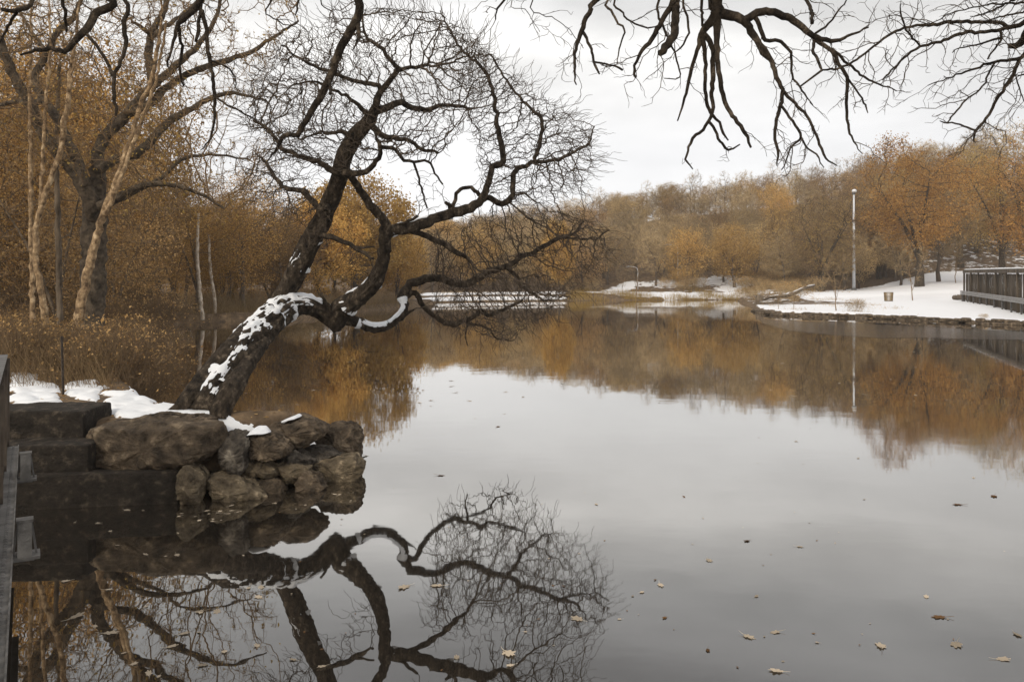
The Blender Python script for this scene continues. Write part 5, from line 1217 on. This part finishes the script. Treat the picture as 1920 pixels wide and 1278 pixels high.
def log(rows, lab, name='driftwood'):
    R = spline(rows, .3); t = empty(name, rows[0][:3], lab, 'log'); mb = MB(); mb.tube(R[:, :3], R[:, 3], 10, fn=bark2); o = mb.build('wood', M['bark_grey'], t); o.location = -Vector(t.location)
    mb = MB(); Rs = R[:, :3] + np.array([0, 0, 1]) * R[:, 3:] * .75; mb.tube(Rs, R[:, 3] * .55 * np.random.default_rng(2).uniform(.4, 1.2, len(R)), 8); o = mb.build('snow', M['snow'], t); o.location = -Vector(t.location)
def gr(px, Y, h): x, y = at_px(px, Y); return (x, y, float(gz(x, y)) + h)
log([(*gr(1395, 82, .15), .07), (*gr(1440, 79, .5), .13), (*gr(1480, 76, .9), .16), (*gr(1510, 76, 1.5), .14), (*gr(1527, 77, 1.7), .10)], 'long snow dusted fallen trunk slanting along the tip of the peninsula', 'fallen_log')
log([(*gr(1425, 74, .2), .10), (*gr(1455, 72, .3), .12), (*gr(1478, 71, .5), .08)], 'short fallen limb in front of the long fallen trunk', 'fallen_log')
x, y = at_px(1808, 80); 
log([(*gr(1790, 84, .2), .25), (*gr(1806, 80, .35), .3), (*gr(1822, 77, .25), .22)], 'dark log lying at the corner of the board enclosure', 'fallen_log')

# street lamps on the far hill road and a roofed footbridge
def street_lamp(px, Y, pyt, pyb, arm, lb):
    x, y = at_px(px, Y); zt_ = CH - (pyt - HZ) / F * Y; z0 = float(gz(x, y)); t = empty('street_lamp', (x, y, z0), lb, 'street lamp'); h = zt_ - z0
    mb = MB(); mb.tube([(0, 0, -.2), (0, 0, h * .5), (0, 0, h - .5), (arm * .15, 0, h - .15), (arm * .5, 0, h), (arm, 0, h + .05)], [.07, .055, .045, .035, .03, .03], 6); mb.build('pole', M['white_paint'], t)
    mb = MB(); mb.tube([(arm, 0, h + .05), (arm * 1.15, 0, h + .04), (arm * 1.5, 0, h)], [.06, .10, .05], 6); mb.build('lamp_head', M['steel_light'], t)
street_lamp(1271, 116, 459, 492, -1.3, 'pale street lamp with its arm to the left on the far hill')
street_lamp(1196, 113, 500, 515, -1.1, 'lower street lamp by the slope above the far path')
street_lamp(1361, 122, 462, 482, -1.0, 'street lamp in front of the dark roofed footbridge on the hill')
x, y = at_px(1338, 126); z0 = CH - (470 - HZ) / F * 126
fb = empty('road_bridge', (x, y, z0), 'dark low road bridge with snow on its parapet, half hidden on the far hill', 'bridge')
mb = MB(); mb.box((0, 0, -.25), (9, 3, .35)); mb.build('deck', M['steel_brown'], fb, False)
mb = MB(); mb.beam((-4.5, -1.4, .55), (4.5, -1.4, .55), .08, .08); [mb.beam((q, -1.4, -.1), (q, -1.4, .55), .06, .06) for q in np.arange(-4.5, 4.6, .6)]; mb.build('parapet', M['steel'], fb, False)
mb = MB(); mb.box((0, -.6, -.03), (8.9, 1.4, .09)); mb.build('snow', M['snow'], fb, False)
for q in (-4.2, 4.2):
    mb = MB(); mb.box((q, 0, -2.3), (.9, 2.6, 3.8)); mb.build('pier', M['rock'], fb, False)

# ------------------------------------------------------------------ leaves floating on the lake
def leaf_proto(seed, dark):
    r = np.random.default_rng(seed); n = 44; a = np.linspace(0, 2 * math.pi, n, endpoint=False)
    R = .5 * (.62 + .38 * np.abs(np.cos(a * 3.5 + r.uniform(-.3, .3))) ** 1.2) * (1 + .3 * np.cos(a)) * (1 + r.normal(0, .09, n))
    x = np.cos(a) * R; y = np.sin(a) * R * r.uniform(.4, .7); z = .10 * np.abs(y) + .07 * x * x + r.normal(0, .012, n)
    V = [(0, 0, .01)] + [(x[i], y[i], z[i]) for i in range(n)]; T = [(0, 1 + i, 1 + (i + 1) % n) for i in range(n)]
    mb = MB(); mb.add(V, T=T); mb.tube([(-.3, 0, .02), (-.55, .03, .04), (-.8, .1, .09)], [.018, .014, .01], 4)
    return mb.data('leaf', M['lf_float_dark' if dark else 'lf_float'])
LP = [leaf_proto(i, False) for i in range(5)]; LD = [leaf_proto(10 + i, True) for i in range(3)]
def float_leaf(px, py, size, dark=False, grp='leaves floating on the lake', lab=None):
    Y = F * CH / (py - HZ); X = (px - 960) / F * Y
    if float(lake_sd(np.array([X]), np.array([Y]))[0]) > -.05: return
    me_ = (LD if dark else LP)[rng.integers(3 if dark else 5)]
    o = bpy.data.objects.new('floating_leaf', me_); COL.objects.link(o); o.location = (X, Y, .004); o.rotation_euler = (rng.normal(0, .06), rng.normal(0, .06), rng.uniform(0, 6.28)); o.scale = (size,) * 3
    prm(o, lab or ('dark curled brown leaf floating on the open lake' if dark else 'pale tan leaf floating on the open lake'), 'leaf', grp)
for px, py, s_, lb in ((1458, 1258, .10, 'oak leaf floating nearest the bottom edge right of centre'), (1652, 1212, .11, 'tan leaf floating below the dark upturned leaf'), (1878, 1236, .10, 'pale leaf floating in the bottom right corner'), (1402, 1193, .10, 'crisp tan leaf beside a tiny white scrap on the water'),
                   (952, 1224, .13, 'largest pale leaf floating on the reflection of the leaning tree'), (1906, 1189, .09, 'brown leaf floating at the right edge near the corner'), (1329, 1050, .09, 'spotted tan leaf alone on the grey water right of centre'), (1238, 1096, .09, 'greenish tan leaf just right of the reflected twig tips'),
                   (822, 1098, .12, 'pale leaf floating in the middle of the reflected branches'), (760, 1100, .12, 'long pale leaf over the reflected fork of the tree'), (140, 1157, .12, 'orange brown leaf floating near the bridge'), (205, 1187, .12, 'thin curled leaf floating near the bridge, lower one'), (486, 1120, .08, 'small pale leaf floating where the left reflections open to sky'), (382, 1247, .08, 'small tan leaf at the bottom of the left reflections')):
    float_leaf(px, py, s_, False, 'leaves floating on the lake', lb)
for px, py, s_, lb in ((1764, 1157, .12, 'dark upturned leaf with a stalk standing out of the water'), (1798, 946, .12, 'dark brown leaf floating far right below the tree reflections'), (825, 891, .12, 'dark curled leaf floating above the reflected twigs')):
    float_leaf(px, py, s_, True, 'leaves floating on the lake', lb)
for k in range(38):
    py = 700 + 560 * rng.uniform() ** 1.0; px = rng.uniform(520, 1915); float_leaf(px, py, rng.choice([.03, .05, .07, .11]) * rng.uniform(.8, 1.2), rng.uniform() < .2)
for k in range(70):
    py = rng.uniform(612, 760); px = rng.uniform(430, 1900); float_leaf(px, py, rng.uniform(.06, .13), False, 'leaves drifting far out on the lake', 'tiny pale leaf drifting far out on the lake')
for k in range(30):
    py = rng.uniform(950, 1270); px = rng.uniform(90, 560); float_leaf(px, py, rng.uniform(.04, .09), False, 'leaves floating by the rocks', 'tan leaf floating on the dark water by the rocks')
for k in range(90):
    py = 640 + 620 * rng.uniform() ** 1.2; px = rng.uniform(430, 1915); float_leaf(px, py, rng.uniform(.015, .035), rng.uniform() < .5, 'specks of debris on the lake', 'tiny speck of leaf debris on the lake')
for k in range(26):
    a = rng.uniform(0, 1); px = 330 + a * 360 + rng.normal(0, 12); py = 962 - a * 45 + abs(rng.normal(0, 14)); float_leaf(px, py, rng.uniform(.03, .07), False, 'leaves gathered along the rocks', 'leaf gathered at the waterline of the rocks')
print('all', round(time.time() - T0, 1))

# ------------------------------------------------------------------ the faint haze over the lake
mb = MB(); mb.box((40, 95, 24), (420, 260, 56))
hz_m = bpy.data.materials.new('haze'); hz_m.use_nodes = True; t_ = hz_m.node_tree; t_.nodes.clear()
o_ = t_.nodes.new('ShaderNodeOutputMaterial'); v_ = t_.nodes.new('ShaderNodeVolumePrincipled'); v_.inputs['Color'].default_value = (.93, .91, .89, 1); v_.inputs['Density'].default_value = .0006; v_.inputs['Anisotropy'].default_value = .2
t_.links.new(v_.outputs[0], o_.inputs['Volume'])
prm(mb.build('haze', hz_m, smooth=False), 'thin pale haze over the lake and hill', 'haze', kind='stuff')
S.cycles.volume_bounces = 0
